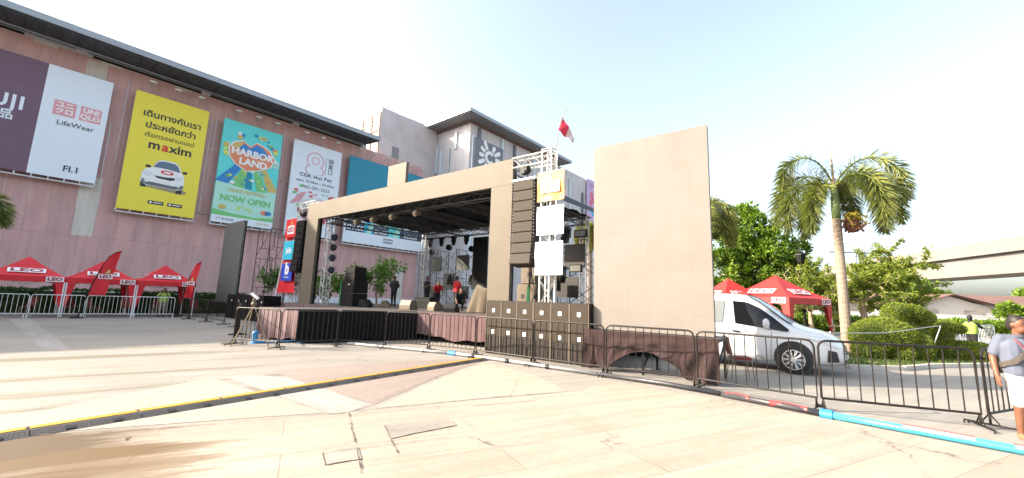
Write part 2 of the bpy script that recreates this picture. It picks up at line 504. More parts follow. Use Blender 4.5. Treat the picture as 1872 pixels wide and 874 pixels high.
class MB:
    def __init__(s):
        s.v, s.f = [], []

    def add(s, vs, fs):
        o = len(s.v)
        s.v += [tuple(x) for x in vs]
        s.f += [tuple(i + o for i in f) for f in fs]
        return s

    def box(s, c, d, mat=None):
        x, y, z = d[0] / 2, d[1] / 2, d[2] / 2
        vs = [V((sx * x, sy * y, sz * z)) for sz in (-1, 1) for sy in (-1, 1) for sx in (-1, 1)]
        if mat is not None:
            vs = [mat @ q for q in vs]
        vs = [q + V(c) for q in vs]
        return s.add(vs, [(0, 2, 3, 1), (4, 5, 7, 6), (0, 1, 5, 4), (2, 6, 7, 3), (0, 4, 6, 2), (1, 3, 7, 5)])

    def bb(s, x0, x1, y0, y1, z0, z1):
        return s.box(((x0 + x1) / 2, (y0 + y1) / 2, (z0 + z1) / 2), (x1 - x0, y1 - y0, z1 - z0))

    def tube(s, pts, r, n=6, cap=True, radii=None):
        pts = [V(p) for p in pts]
        vs, fs = [], []
        up = V((0, 0, 1))
        prev = None
        for i, p in enumerate(pts):
            a = pts[max(i - 1, 0)]
            b = pts[min(i + 1, len(pts) - 1)]
            d = (b - a)
            if d.length < 1e-9:
                d = V((0, 0, 1))
            d.normalize()
            if prev is None:
                t = up if abs(d.z) < 0.95 else V((1, 0, 0))
                x = d.cross(t).normalized()
            else:
                x = (prev - d * prev.dot(d))
                if x.length < 1e-6:
                    x = d.orthogonal()
                x.normalize()
            prev = x
            y = d.cross(x)
            rr = radii[i] if radii else r
            for k in range(n):
                an = 2 * pi * k / n
                vs.append(p + x * (rr * cos(an)) + y * (rr * sin(an)))
        for i in range(len(pts) - 1):
            for k in range(n):
                k2 = (k + 1) % n
                fs.append((i * n + k, i * n + k2, (i + 1) * n + k2, (i + 1) * n + k))
        if cap:
            fs.append(tuple(range(n - 1, -1, -1)))
            fs.append(tuple(range((len(pts) - 1) * n, len(pts) * n)))
        return s.add(vs, fs)

    def lathe(s, prof, c=(0, 0, 0), n=16, axis='z'):
        vs, fs = [], []
        for (r, h) in prof:
            for k in range(n):
                a = 2 * pi * k / n
                q = (r * cos(a), r * sin(a), h)
                if axis == 'y':
                    q = (q[0], q[2], q[1])
                elif axis == 'x':
                    q = (q[2], q[0], q[1])
                vs.append(V(q) + V(c))
        m = len(prof)
        for i in range(m - 1):
            for k in range(n):
                k2 = (k + 1) % n
                fs.append((i * n + k, i * n + k2, (i + 1) * n + k2, (i + 1) * n + k))
        fs.append(tuple(range(n - 1, -1, -1)))
        fs.append(tuple(range((m - 1) * n, m * n)))
        return s.add(vs, fs)

    def ball(s, c, r, nu=10, nv=7):
        rx, ry, rz = (r, r, r) if isinstance(r, (int, float)) else r
        prof = []
        vs, fs = [], []
        for i in range(nv + 1):
            t = pi * i / nv
            for k in range(nu):
                a = 2 * pi * k / nu
                vs.append((c[0] + rx * sin(t) * cos(a), c[1] + ry * sin(t) * sin(a), c[2] - rz * cos(t)))
        for i in range(nv):
            for k in range(nu):
                k2 = (k + 1) % nu
                fs.append((i * nu + k, i * nu + k2, (i + 1) * nu + k2, (i + 1) * nu + k))
        return s.add(vs, fs)

    def prism(s, pts, off):
        """planar outline swept by off"""
        n = len(pts)
        a = [V(p) for p in pts]
        b = [p + V(off) for p in a]
        fs = [tuple(range(n - 1, -1, -1)), tuple(range(n, 2 * n))]
        fs += [(i, (i + 1) % n, n + (i + 1) % n, n + i) for i in range(n)]
        return s.add(a + b, fs)

    def xz(s, pts, y, t=0.012):
        """flat shape standing in the x-z plane, front at y"""
        return s.prism([(p[0], y, p[1]) for p in pts], (0, t, 0))

    def build(s, name, mat, parent=None, loc=None, rz=None, smooth=False, bevel=0.0):
        me = bpy.data.meshes.new(name)
        me.from_pydata(s.v, [], s.f)
        me.materials.append(mat)
        if bevel or True:
            bm = bmesh.new()
            bm.from_mesh(me)
            bmesh.ops.recalc_face_normals(bm, faces=bm.faces[:]) if len(bm.faces) < 6000 else None
            if bevel:
                bmesh.ops.bevel(bm, geom=bm.edges[:], offset=bevel, segments=2, affect='EDGES', clamp_overlap=True)
            bm.to_mesh(me)
            bm.free()
        if smooth:
            me.polygons.foreach_set('use_smooth', [True] * len(me.polygons))
        o = bpy.data.objects.new(name, me)
        COL.objects.link(o)
        if parent is not None:
            o.parent = parent
        if loc is not None:
            o.location = loc
        if rz is not None:
            o.rotation_euler = (0, 0, R(rz))
        return o


def tag(o, label=None, cat=None, group=None, kind=None):
    if label:
        o['label'] = label
    if cat:
        o['category'] = cat
    if group:
        o['group'] = group
    if kind:
        o['kind'] = kind
    return o


def thing(name, label, cat, loc=(0, 0, 0), rz=0, group=None):
    o = bpy.data.objects.new(name, None)
    o.empty_display_size = 0.3
    COL.objects.link(o)
    o.location = loc
    o.rotation_euler = (0, 0, R(rz))
    return tag(o, label, cat, group)


def copy_tree(o, parent=None):
    c = o.copy()
    COL.objects.link(c)
    c.parent = parent
    for ch in list(o.children):
        copy_tree(ch, c)
    return c


def structure(name, mb, mat, **kw):
    o = mb.build(name, mat, **kw)
    o['kind'] = 'structure'
    return o


def text(parent, s, x, y, z, size, mat, bold=0.0, name='lettering', align='CENTER', extr=0.006, rot=(90, 0, 0), sx=1.0, space=1.0):
    cu = bpy.data.curves.new(name, 'FONT')
    cu.body = s
    cu.size = size
    cu.align_x = align
    cu.align_y = 'CENTER'
    cu.extrude = extr
    cu.offset = bold
    cu.space_character = space
    cu.resolution_u = 3
    cu.materials.append(mat)
    tmp = bpy.data.objects.new(name, cu)
    COL.objects.link(tmp)
    dg = bpy.context.evaluated_depsgraph_get()
    me = bpy.data.meshes.new_from_object(tmp.evaluated_get(dg))
    bpy.data.objects.remove(tmp)
    bpy.data.curves.remove(cu)
    o = bpy.data.objects.new(name, me)
    COL.objects.link(o)
    o.parent = parent
    o.location = (x, y, z)
    o.rotation_euler = tuple(R(a) for a in rot)
    o.scale = (sx, 1, 1)
    return o


ORD = ['leftmost', 'second from the left', 'third from the left', 'fourth from the left', 'fifth from the left',
       'sixth from the left', 'seventh from the left', 'eighth from the left', 'ninth from the left', 'tenth from the left']

# frames of the place -------------------------------------------------
MALL_AZ = 40.0
MN = V((sin(R(-50)), cos(R(-50)), 0))     # into the mall
MT = V((sin(R(40)), cos(R(40)), 0))       # along the mall
MALL = MN * 52.0
MALL_RZ = 50.0
SO = V((-0.82, 13.87, 0))                 # stage front, right end
SU = V((sin(R(127)), cos(R(127)), 0))
SV = V((sin(R(37)), cos(R(37)), 0))
ST_RZ = -37.0
DECK = 1.06


def S(a, b, z=0.0):
    return SO + SU * a + SV * b + V((0, 0, z))


# ------------------------------------------------------------------ ground
def sheet(name, pts, z, mat):
    mb = MB()
    mb.add([(p[0], p[1], z) for p in pts], [tuple(range(len(pts)))])
    o = structure(name, mb, mat)
    if o.data.polygons[0].normal.z < 0:
        o.data.flip_normals()
    return o


sheet('ground', [(-1500, -1500), (1500, -1500), (1500, 1500), (-1500, 1500)], -0.02, M_far)
sheet('plaza', [(-70, -40), (70, -40), (70, 110), (-70, 110)], 0.0, M_concrete)
sheet('plaza_slabs', [(-14, 0.2), (-9.5, 2.55), (-5.23, 4.63), (-2.28, 5.87), (-0.4, 6.9), (1.31, 7.77), (2.1, 8.9), (3.6, 7.6), (4.9, 6.4), (6.1, 5.0),
                      (9, 1.5), (9, -9), (-14, -9)], 0.004, M_slab)
sheet('plaza_band', [(-5.3, 8.0), (-5.05, 8.3), (-4.29, 8.17), (-2.0, 6.35), (-2.2, 5.95), (-2.36, 5.84)], 0.004, M_band)
sheet('plaza_mauve', [(-4.9, 8.75), (-3.76, 9.75), (-1.4, 11.4), (-0.6, 11.2), (-1.48, 8.5), (-1.98, 6.42), (-4.2, 8.2)], 0.004, M_mauve)
sheet('plaza_cream', [(-1.9, 6.2), (-1.35, 8.5), (-0.55, 10.9), (0.6, 9.3), (1.1, 7.75), (-0.4, 7.0)], 0.004, M_cream)
sheet('plaza_cream', [(-8.7, 3.05), (-6.0, 5.6), (-5.5, 7.9), (-2.5, 5.9), (-5.23, 4.72)], 0.004, M_cream)


def ragged(pts, amp, step, seed):
    rr = random.Random(seed)
    out = []
    for p, q in zip(pts, pts[1:] + pts[:1]):
        n = max(1, int(math.dist(p, q) / step))
        for i in range(n):
            f = i / n
            out.append((p[0] + (q[0] - p[0]) * f + rr.uniform(-amp, amp), p[1] + (q[1] - p[1]) * f + rr.uniform(-amp, amp)))
    return out


def grow_poly(pts, d):
    cx = sum(p[0] for p in pts) / len(pts)
    cy = sum(p[1] for p in pts) / len(pts)
    return [(p[0] + (p[0] - cx) * d, p[1] + (p[1] - cy) * d) for p in pts]


M_crack = pm('crack', (0.075, 0.062, 0.05), 0.95, var=0.3, vscale=8)
for i, pts in enumerate(([(-1.53, 5.41), (-0.77, 5.78), (-0.63, 5.51), (-1.3, 4.95)], [(-1.86, 4.45), (-1.57, 4.64), (-1.42, 4.33), (-1.70, 4.16)])):
    sheet('plaza_crack', ragged(grow_poly(pts, 0.014), 0.010, 0.07, i), 0.008, M_crack)
    sheet('plaza_patch', ragged(pts, 0.012, 0.09, i + 5), 0.012, M_patch)
sheet('plaza_cream', [(-0.62, 6.75), (0.35, 7.2), (0.5, 7.0), (-0.5, 6.5)], 0.008, M_cream)
mb = MB()
rr_ = random.Random(9)
for (w, pts) in ((.016, [(-5.23, 4.63), (-4.68, 4.79), (-4.28, 4.93), (-3.38, 5.32), (-2.76, 5.63), (-2.16, 5.93), (-1.36, 6.42), (-0.24, 7.09), (1.31, 7.77), (2.11, 8.08)]),
                 (.017, [(-2.15, 5.88), (-1.92, 5.35), (-1.64, 4.75), (-1.45, 4.34), (-1.27, 3.92)]), (.014, [(-1.51, 5.39), (-1.34, 5.0), (-1.17, 4.63), (-1.08, 4.44)]),
                 (.010, [(-6.17, 5.26), (-6.01, 6.46), (-5.75, 8.37), (-5.51, 10.39)]), (.010, [(-2.15, 6.02), (-1.89, 7.13), (-1.48, 8.66), (-0.94, 10.58)]),
                 (.008, [(0.03, 7.21), (0.15, 7.78), (0.18, 8.38), (0.85, 9.07), (1.62, 9.47)]), (.006, [(0.94, 6.4), (1.06, 6.18), (1.31, 5.26), (1.55, 4.45), (1.6, 4.14)]),
                 (.010, [(-1.85, 4.45), (-1.55, 4.6), (-1.14, 4.8), (-0.57, 5.08)]), (.012, [(-4.13, 4.72), (-4.02, 4.60), (-4.15, 4.81)]), (.007, [(1.31, 7.77), (1.97, 7.17), (2.84, 7.52)]),
                 (.007, [(-7.67, 6.48), (-6.76, 7.24), (-6.26, 9.69), (-5.24, 12.22)]), (.006, [(2.4, 6.2), (2.75, 5.9), (3.4, 6.05), (4.3, 5.6)]), (.006, [(-9.5, 9.9), (-7.5, 11.2), (-5.5, 11.6)])):
    path = []
    for p, q in zip(pts, pts[1:]):
        n = max(2, int(math.dist(p, q) / 0.07))
        for i in range(n):
            f = i / n
            path.append(V((p[0] + (q[0] - p[0]) * f + rr_.uniform(-.006, .006), p[1] + (q[1] - p[1]) * f + rr_.uniform(-.006, .006), 0.0145)))
    o = len(mb.v)
    for i, p in enumerate(path):
        d = (path[min(i + 1, len(path) - 1)] - path[max(i - 1, 0)]).normalized()
        nn = V((-d.y, d.x, 0)) * w * rr_.choice((.2, .4, .6, .8, 1.1)) * .5
        mb.v += [tuple(p - nn), tuple(p + nn)]
    for i in range(len(path) - 1):
        if rr_.random() < .93:
            mb.f.append((o + 2 * i, o + 2 * i + 2, o + 2 * i + 3, o + 2 * i + 1))
structure('plaza_crack', mb, M_crack)
sheet('plaza_band', [(-22.98, 19.12), (-22.4, 19.5), (-11.1, 10.7), (-11.5, 10.41)], 0.004, M_band)
# lawn island with a kerb
LAWN = [(9.7, 11.95), (11.2, 12.0), (12.85, 12.8), (14.8, 13.3), (17.6, 14.2), (21.5, 15.6), (22, 19), (19, 22.5), (13, 22.5), (8.6, 20.5), (7.6, 17)]
sheet('lawn_soil', LAWN, 0.10, M_soil)
mb = MB()
for i in range(len(LAWN)):
    p, q = V((*LAWN[i], 0)), V((*LAWN[(i + 1) % len(LAWN)], 0))
    d = (q - p)
    n = V((d.y, -d.x, 0)).normalized() * 0.14
    mb.prism([p - n * 0.0, q - n * 0.0, q + n, p + n], (0, 0, 0.12))
structure('kerb', mb, M_kerb)
mb = MB()


def inside(p, poly):
    c = False
    j = len(poly) - 1
    for i in range(len(poly)):
        if (poly[i][1] > p[1]) != (poly[j][1] > p[1]) and p[0] < (poly[j][0] - poly[i][0]) * (p[1] - poly[i][1]) / (poly[j][1] - poly[i][1]) + poly[i][0]:
            c = not c
        j = i
    return c


k = 0
while k < 9000:
    x, y = random.uniform(7.6, 22), random.uniform(11.9, 17.5)
    if not inside((x, y), LAWN):
        continue
    k += 1
    h, a = random.uniform(0.04, 0.12), random.uniform(0, pi)
    dx, dy = cos(a) * 0.018, sin(a) * 0.018
    t = (x + random.uniform(-.05, .05), y + random.uniform(-.05, .05), 0.1 + h)
    mb.add([(x - dx, y - dy, 0.09), (x + dx, y + dy, 0.09), t], [(0, 1, 2)])
tag(mb.build('lawn_grass', M_grass), 'short sunlit lawn under the topiary', 'grass', kind='stuff')

# ------------------------------------------------------------------ shopping mall
mall = thing('shopping_mall', 'long pink clad shopping mall with billboards and a grey overhanging roof', 'building', MALL, MALL_RZ)
MB().bb(-45, 39.0, 0, 45, 1.2, 22.25).build('wall', M_facade, mall)
MB().bb(-45, 39.4, -0.25, 44, 0, 1.2).build('plinth', M_plinth, mall)
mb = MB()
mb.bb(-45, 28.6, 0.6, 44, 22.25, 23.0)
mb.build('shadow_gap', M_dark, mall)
for i in range(7):
    x = -27.5 + i * 9.3
    MB().bb(x, x + 0.75, 0.12, 0.7, 22.25, 22.95).build('gap_pillar', pm('gap_pillar', (0.50, 0.50, 0.52), 0.7, var=0.1), mall)
MB().bb(-2.6, 1.5, 0.3, 0.58, 22.25, 22.8).build('gap_panel', pm('gap_pillar', (0.5, 0.5, 0.52), 0.7), mall)
rf = MB().prism([(-45, -3.9, 22.45), (-45, -3.9, 23.0), (-45, -2.6, 23.5), (-45, 44, 25.0), (-45, 44, 23.2), (-45, 0.9, 23.05)], (73.8, 0, 0)).build('roof', M_roofgrey, mall)
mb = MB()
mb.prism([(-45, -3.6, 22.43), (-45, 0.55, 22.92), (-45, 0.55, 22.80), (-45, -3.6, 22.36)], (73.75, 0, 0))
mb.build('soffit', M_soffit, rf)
mb = MB()
mb.tube([(-45, -0.1, 22.72), (28.7, -0.1, 22.72)], 0.12, 8)
mb.tube([(-45, 0.25, 22.62), (28.7, 0.25, 22.62)], 0.06, 6)
mb.build('gutter', M_roofgrey, rf)
mb = MB()
for i in range(74):
    x = -44.6 + i
    mb.prism([(x, -3.55, 22.33), (x, 0.0, 22.76), (x, 0.0, 22.73), (x, -3.55, 22.30)], (0.06, 0, 0))
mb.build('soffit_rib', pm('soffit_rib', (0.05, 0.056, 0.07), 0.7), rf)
# surface conduits on the cladding
for (x, z0, z1) in [(3.4, 10.2, 16.5), (4.1, 13, 21.5), (10.9, 9.5, 20), (11.3, 16.5, 21), (18.2, 8, 21.5), (18.6, 8.2, 15), (25.6, 7.8, 20.5)]:
    MB().tube([(x, -0.03, z0), (x, -0.03, z1)], 0.03, 5).build('conduit', M_steel, mall)
for (x0, x1, z) in [(18.2, 19.3, 8.2), (10.9, 11.9, 9.5), (17.9, 19.2, 14.8), (25.2, 26.4, 14.2)]:
    MB().tube([(x0, -0.05, z), (x1, -0.05, z)], 0.03, 5).build('conduit', M_steel, mall)

blk = thing('rooftop_block', 'square cracked grey rendered block standing above the mall roof end', 'building', MALL, MALL_RZ)
MB().bb(31.84, 42.8, 1.5, 12, 0, 30.2).build('wall', M_render, blk)
MB().bb(34.1, 35.3, 1.42, 1.5, 20.5, 24.6).build('louvre', pm('louvre', (0.22, 0.22, 0.23), 0.6), blk)
mb = MB()
for (x, y, z) in [(31.75, 1.7, 0), (31.75, 4.0, 0), (31.75, 6.6, 0)]:
    mb.tube([(x, y, 22), (x, y, 29.4)], 0.12, 6)
mb.tube([(31.72, 1.6, 26.6), (31.72, 9, 26.6)], 0.12, 6)
mb.tube([(31.72, 1.6, 27.9), (31.72, 9, 27.9)], 0.06, 6)
mb.build('pipe', pm('rust_pipe', (0.50, 0.34, 0.22), 0.7, var=0.2), blk)
mb = MB()
for y in (3, 5, 7, 9, 11):
    mb.tube([(32.1, y, 30.2), (32.1, y, 31.5)], 0.04, 5)
    mb.tube([(32.1, y, 31.5), (32.1, y + 1.4, 30.2)], 0.03, 5)
mb.tube([(32.1, 3, 31.5), (32.1, 12, 31.5)], 0.05, 5)
for x in (36, 38, 40, 42):
    mb.tube([(x, 3, 30.2), (x, 3, 31.2)], 0.05, 5)
mb.build('railing', M_steel, blk)
MB().bb(37.6, 42.5, 3.2, 3.3, 30.3, 31.2).build('parapet_panel', M_fin, blk)

tow = thing('corner_tower', 'pale panelled tower with wide flat eaves and a sun emblem sign', 'building', MALL, MALL_RZ)
Y0 = 45.5 - 52
MB().bb(42.9, 110, Y0, 40, 0, 29.6).build('wall', M_tower, tow)
rt = MB().prism([(40.3, -9, 30.05), (69.8, -9, 30.05), (69.8, 14, 30.05), (40.3, 14, 30.05)], (0, 0, 0.5)).build('roof', M_roofgrey, tow)
MB().bb(40.6, 69.5, -8.7, 13.7, 29.9, 30.05).build('soffit', pm('tower_soffit', (0.20, 0.19, 0.20), 0.7, var=0.1), rt)
MB().bb(42.5, 68.0, Y0 - 0.3, 13, 29.6, 29.9).build('eave_beam', pm('eave_beam', (0.16, 0.10, 0.08), 0.7), rt)
for i, (x, z0, z1) in enumerate([(43.3, 8, 27.6), (44.6, 26.9, 29.4), (50.3, 25.5, 29.4), (53.7, 14, 29.4), (59.5, 14, 29.2), (66.5, 14, 27.5), (72.5, 14, 27.8), (78, 14, 26)]):
    MB().bb(x, x + 0.55, Y0 - 0.35, Y0 - 0.002, z0, z1).build('fin', M_fin if i % 2 == 0 else M_logogrey, tow)
for (y, z0, z1) in [(-3.6, 25.8, 28.8), (-0.2, 12, 26.3), (1.0, 22.5, 27.4)]:
    MB().bb(42.6, 42.898, y, y + 0.45, z0, z1).build('fin', M_fin, tow)
MB().tube([(42.7, -1.9, 10), (42.7, -1.9, 26.3)], 0.12, 6).build('pipe', M_steel, tow)

sg = thing('emblem_sign', 'dark grey sign board with white sun emblem on tower', 'sign', MALL + MT * 47.0 + MN * (Y0 - 0.62), MALL_RZ)
MB().bb(-3.5, 3.4, 0, 0.12, 16, 27.3).build('board', M_logogrey, sg)
mb = MB()
CZ = 24.75
for i in range(11):
    a = R(90 + 28 + i * 30.4)
    r0, r1, w = 1.35, 2.55 + (0.45 if i % 3 == 0 else 0), 0.36
    c, s_ = cos(a), sin(a)
    pts = []
    for (rr, ww) in ((r0, -w * 0.8), (r1 - w, -w), (r1 - w * 0.3, -w * 0.75), (r1, 0), (r1 - w * 0.3, w * 0.75), (r1 - w, w), (r0, w * 0.8)):
        pts.append((c * rr - s_ * ww, CZ + s_ * rr + c * ww))
    mb.xz(pts, -0.07, 0.065)
mb.build('emblem_petal', M_logowhite, sg)
mb = MB()
N = 24
for i in range(N):
    a0, a1 = R(40 + 280 * i / N), R(40 + 280 * (i + 1) / N)
    mb.xz([(cos(a0) * .6, CZ + sin(a0) * .6), (cos(a0) * 1.15, CZ + sin(a0) * 1.15), (cos(a1) * 1.15, CZ + sin(a1) * 1.15), (cos(a1) * .6, CZ + sin(a1) * .6)], -0.09, 0.085)
mb.build('emblem_ring', M_logowhite, sg)
ps = thing('hanging_poster', 'tall lilac poster with pink and blue print on the tower wing', 'poster', MALL + MT * 82.0 + MN * (Y0 - 0.35), MALL_RZ)
MB().bb(-2.2, 3.5, 0, 0.1, 18.5, 29.8).build('panel', pm('poster_lilac', (0.50, 0.36, 0.58), 0.6, var=0.06), ps)
mb = MB()
for (x, z, r) in [(0, 26, 1.0), (0.8, 25, 0.8), (-0.3, 24.3, 0.8), (1.4, 26.4, 0.5)]:
    mb.xz([(x + r * cos(2 * pi * i / 7) * (1 if i % 2 else .7), z + r * sin(2 * pi * i / 7)) for i in range(7)], -0.012)
mb.build('print', pm('poster_pink', (0.62, 0.10, 0.22), 0.6), ps)
mb = MB()
for (x, z, r) in [(0, 22.5, 0.9), (0.9, 21.8, 0.8)]:
    mb.xz([(x + r * cos(2 * pi * i / 8), z + r * .6 * sin(2 * pi * i / 8)) for i in range(8)], -0.012)
mb.build('print', M_cyan, ps)
text(ps, 'CENTRAL', 0.6, -0.01, 28.4, 0.9, M_purple)

# ------------------------------------------------------------------ billboards
BY = -0.9


def billboard(label, x0, x1, z0, z1, mat, lamps=True, cat='billboard'):
    t = thing('billboard', label, cat, MALL + MT * x0 + MN * BY + V((0, 0, z0)), MALL_RZ, 'billboards on the mall wall')
    w, h = x1 - x0, z1 - z0
    MB().bb(0, w, 0, 0.22, 0, h).build('panel', mat, t)
    mb = MB()
    for x in (0.3, w / 2, w - 0.3):
        for z in (0.4, h / 2, h - 0.5):
            mb.tube([(x, 0.2, z), (x, 0.9, z)], 0.05, 5)
    mb.bb(0.0, w, 0.3, 0.4, -0.28, -0.2)
    mb.bb(0.0, w, 0.05, 0.12, -0.32, -0.24)
    n = max(4, int(w / 0.9))
    for i in range(n + 1):
        x = w * i / n
        mb.bb(x - 0.04, x + 0.04, 0.02, 0.5, -0.2, -0.02)
    mb.tube([(0.02, 0.26, 0.2), (0.02, 0.26, h)], 0.05, 5)
    mb.build('frame', M_steel, t)
    if lamps:
        n = max(3, int(round(w / 2.1)))
        for i in range(n):
            x = w * (i + 0.5) / n
            a = MB().tube([(x, 0.6, h + 0.15), (x, 0.1, h + 0.75), (x, -0.75, h + 0.95)], 0.035, 5).build('lamp_arm', M_steel, t)
            MB().ball((x, -0.85, h + 0.93), (0.32, 0.22, 0.09), 10, 5).build('lamp', M_white, a)
    return t, w, h


# purple and white double billboard at the far left
t, w, h = billboard('huge half plum half white billboard, furthest left on the pink wall', -12.5, 3.05, 10.6, 20.15, M_purple, False)
MB().bb(11.6, w + 0.01, -0.012, -0.002, -0.01, h + 0.01).build('white_half', M_paleblue, t)
text(t, 'MUJI', 10.8, -0.02, 5.5, 1.6, M_paleblue, 0.03, align='RIGHT', sx=0.92, space=1.08)
text(t, '無印良品', 10.35, -0.02, 4.35, 0.85, M_paleblue, 0.02, align='RIGHT')
text(t, 'Opening', 9.05, -0.02, 1.25, 0.85, M_paleblue, 0.015, align='RIGHT')
for (xc, lines, cj) in ((12.95, 'ユニ\nクロ', 1), (14.52, 'UNI\nQLO', 0)):
    MB().bb(xc - 0.66, xc + 0.66, -0.022, -0.013, 5.35, 6.65).build('logo_square', M_pink, t)
    text(t, lines, xc, -0.03, 6.0, 0.56 if cj else 0.58, M_logowhite, 0.02)
text(t, 'LifeWear', 13.75, -0.03, 4.72, 0.60, M_ink)
text(t, 'Fl.1', 14.0, -0.03, 0.85, 0.72, M_ink, 0.01)

# yellow taxi app billboard
t, w, h = billboard('yellow billboard with a white car and black Thai lettering', 4.63, 10.4, 8.75, 20.25, M_yellow)
text(t, 'เดินทางกับเรา', w / 2 + .1, -0.02, 9.5, 0.84, M_ink, 0.018)
text(t, 'ประหยัดกว่า', w / 2 + .1, -0.02, 8.4, 0.84, M_ink, 0.018)
text(t, 'เรียกรถผ่านแอป', w / 2 + .1, -0.02, 7.45, 0.60, M_ink)
text(t, 'm', 2.36, -0.02, 6.55, 1.2, M_ink, 0.025, align='RIGHT')
text(t, 'a', 2.72, -0.02, 6.55, 1.2, M_redpr, 0.03)
text(t, 'xim', 3.05, -0.02, 6.55, 1.2, M_ink, 0.025, align='LEFT')


def flat(t, name, mat, pts, y, s=1.0, ox=0, oz=0):
    return MB().xz([(ox + p[0] * s, oz + p[1] * s) for p in pts], y, 0.011).build(name, mat, t)


def ell(cx, cz, rx, rz, n=22, a0=0, a1=360):
    return [(cx + rx * cos(R(a0 + (a1 - a0) * i / n)), cz + rz * sin(R(a0 + (a1 - a0) * i / n))) for i in range(n if a1 - a0 >= 360 else n + 1)]


OX, OZ, SC = 1.25, 2.15, 0.84
g_ = lambda nm, m_, pts, y: flat(t, nm, m_, pts, y, SC, OX, OZ)
g_('car_shade', pm('ad_shadow', (0.30, 0.27, 0.14), 0.6), [(0.2, 0.35), (3.3, 0.05), (4.2, 0.12), (4.3, 0.4), (3.6, 0.7), (0.4, 0.7)], -0.012)
g_('car_wheel', M_ink, [(0.12, 0.25), (0.62, 0.25), (0.62, 1.2), (0.12, 1.2)], -0.020)
g_('car_wheel', M_ink, [(3.3, 0.05), (3.85, 0.05), (3.85, 1.0), (3.3, 1.0)], -0.020)
g_('car_body', M_logowhite, [(0.05, 0.8), (0.1, 1.9), (0.35, 2.35), (0.95, 2.7), (1.3, 3.5), (1.8, 3.75), (2.9, 3.7), (3.3, 3.4), (3.6, 2.6), (3.85, 2.2), (3.95, 1.7), (3.95, 0.7), (3.4, 0.45), (0.6, 0.5)], -0.030)
g_('car_glass', pm('ad_glass', (0.10, 0.15, 0.22), 0.4), [(1.0, 2.72), (1.38, 3.42), (1.85, 3.58), (2.85, 3.54), (3.2, 3.3), (3.48, 2.62), (2.2, 2.75)], -0.040)
g_('car_grille', M_ink, [(1.15, 1.75), (1.5, 1.5), (2.7, 1.45), (3.1, 1.62), (3.0, 1.85), (2.2, 1.75)], -0.040)
g_('car_bumper', pm('ad_bumper', (0.12, 0.13, 0.15), 0.5), [(0.12, 0.75), (0.2, 1.2), (0.9, 0.95), (3.0, 0.85), (3.6, 1.1), (3.95, 1.1), (3.9, 0.72), (3.2, 0.5), (0.7, 0.55)], -0.040)
for cx in (0.62, 3.4):
    g_('car_lamp', M_steel, ell(cx, 1.85, 0.38, 0.27), -0.040)
    g_('car_fog_lamp', M_steel, ell(cx - (0.05 if cx < 1 else -0.05), 0.95, 0.22, 0.13), -0.052)
for sgn, cx in ((-1, 0.55), (1, 3.9)):
    g_('car_mirror', M_ink, ell(cx, 2.7, 0.26, 0.16), -0.022)
g_('car_emblem', M_redpr, ell(2.3, 2.3, 0.6, 0.24), -0.042)
g_('car_emblem_centre', M_logowhite, ell(2.3, 2.3, 0.36, 0.12), -0.054)
MB().bb(OX + 1.6 * SC, OX + 2.6 * SC, -0.06, -0.051, OZ + 1.08 * SC, OZ + 1.32 * SC).build('car_plate', M_logowhite, t)
for x in (2.1, 3.55):
    MB().bb(x, x + 1.15, -0.016, -0.006, 0.82, 1.15).build('app_badge', M_ink, t)
    MB().bb(x + 0.1, x + 0.28, -0.028, -0.018, 0.9, 1.07).build('badge_mark', M_logowhite, t)
    MB().bb(x + 0.38, x + 1.02, -0.028, -0.018, 0.95, 1.03).build('badge_mark', M_logowhite, t)

# aqua play park billboard
t, w, h = billboard('aqua and green play park billboard with big white lettering', 11.8, 17.72, 8.75, 20.15, M_aqua)
rnd = random.Random(3)
flat(t, 'mint_ground', M_mint, [(0, 0.0), (w, 0.0), (w, 4.35), (3.6, 3.9), (0, 4.6)], -0.012)
flat(t, 'white_foot', M_paleblue, [(0, 0), (w, 0), (w, 0.75), (0, 0.75)], -0.034)
flat(t, 'lime_hill', M_green, [(0, 0.75), (w, 0.75), (w, 1.25), (4.0, 1.0), (1.6, 1.15), (0, 1.4)], -0.024)
for (pts, m_) in [([(0.0, 4.6), (2.0, 7.2), (2.5, 7.0), (1.1, 4.3), (0, 4.4)], M_blue), ([(1.5, 4.2), (2.3, 6.9), (2.8, 6.9), (2.6, 4.1)], M_green),
                  ([(3.9, 4.0), (3.2, 6.8), (3.7, 6.9), (4.9, 4.05)], M_green), ([(5.0, 4.2), (3.9, 7.0), (4.4, 7.0), (5.9, 4.6), (5.9, 4.3)], M_gold),
                  ([(2.7, 4.1), (2.7, 6.0), (3.2, 6.0), (3.4, 4.1)], M_teal)]:
    flat(t, 'slide', m_, pts, -0.024)
pal = [M_green, M_gold, M_orange, M_logowhite, M_lime, M_blue, M_mint, M_yellow]
for i in range(46):
    a = R(rnd.uniform(-20, 200))
    rr = rnd.uniform(2.35, 2.9)
    cx, cz = 3.0 + rr * cos(a) * 0.92, 8.1 + rr * sin(a) * 0.85
    r = rnd.uniform(0.12, 0.32)
    flat(t, 'confetti', rnd.choice(pal), ell(cx, cz, r, r * rnd.uniform(.5, 1), 7), -0.03 - 0.011 * (i % 3))
for i in range(26):
    cx, cz = rnd.uniform(0.6, 5.4), rnd.uniform(4.4, 6.2)
    r = rnd.uniform(0.1, 0.25)
    flat(t, 'confetti', rnd.choice(pal), ell(cx, cz, r, r * rnd.uniform(.5, 1), 7), -0.04 - 0.011 * (i % 2))
badge = [(0.8, 8.3), (1.2, 9.0), (2.0, 9.35), (2.7, 8.9), (3.3, 9.5), (4.0, 9.3), (4.7, 8.9), (5.3, 8.0), (4.9, 7.1), (3.9, 6.5), (2.6, 6.1), (1.5, 6.7), (0.9, 7.4)]
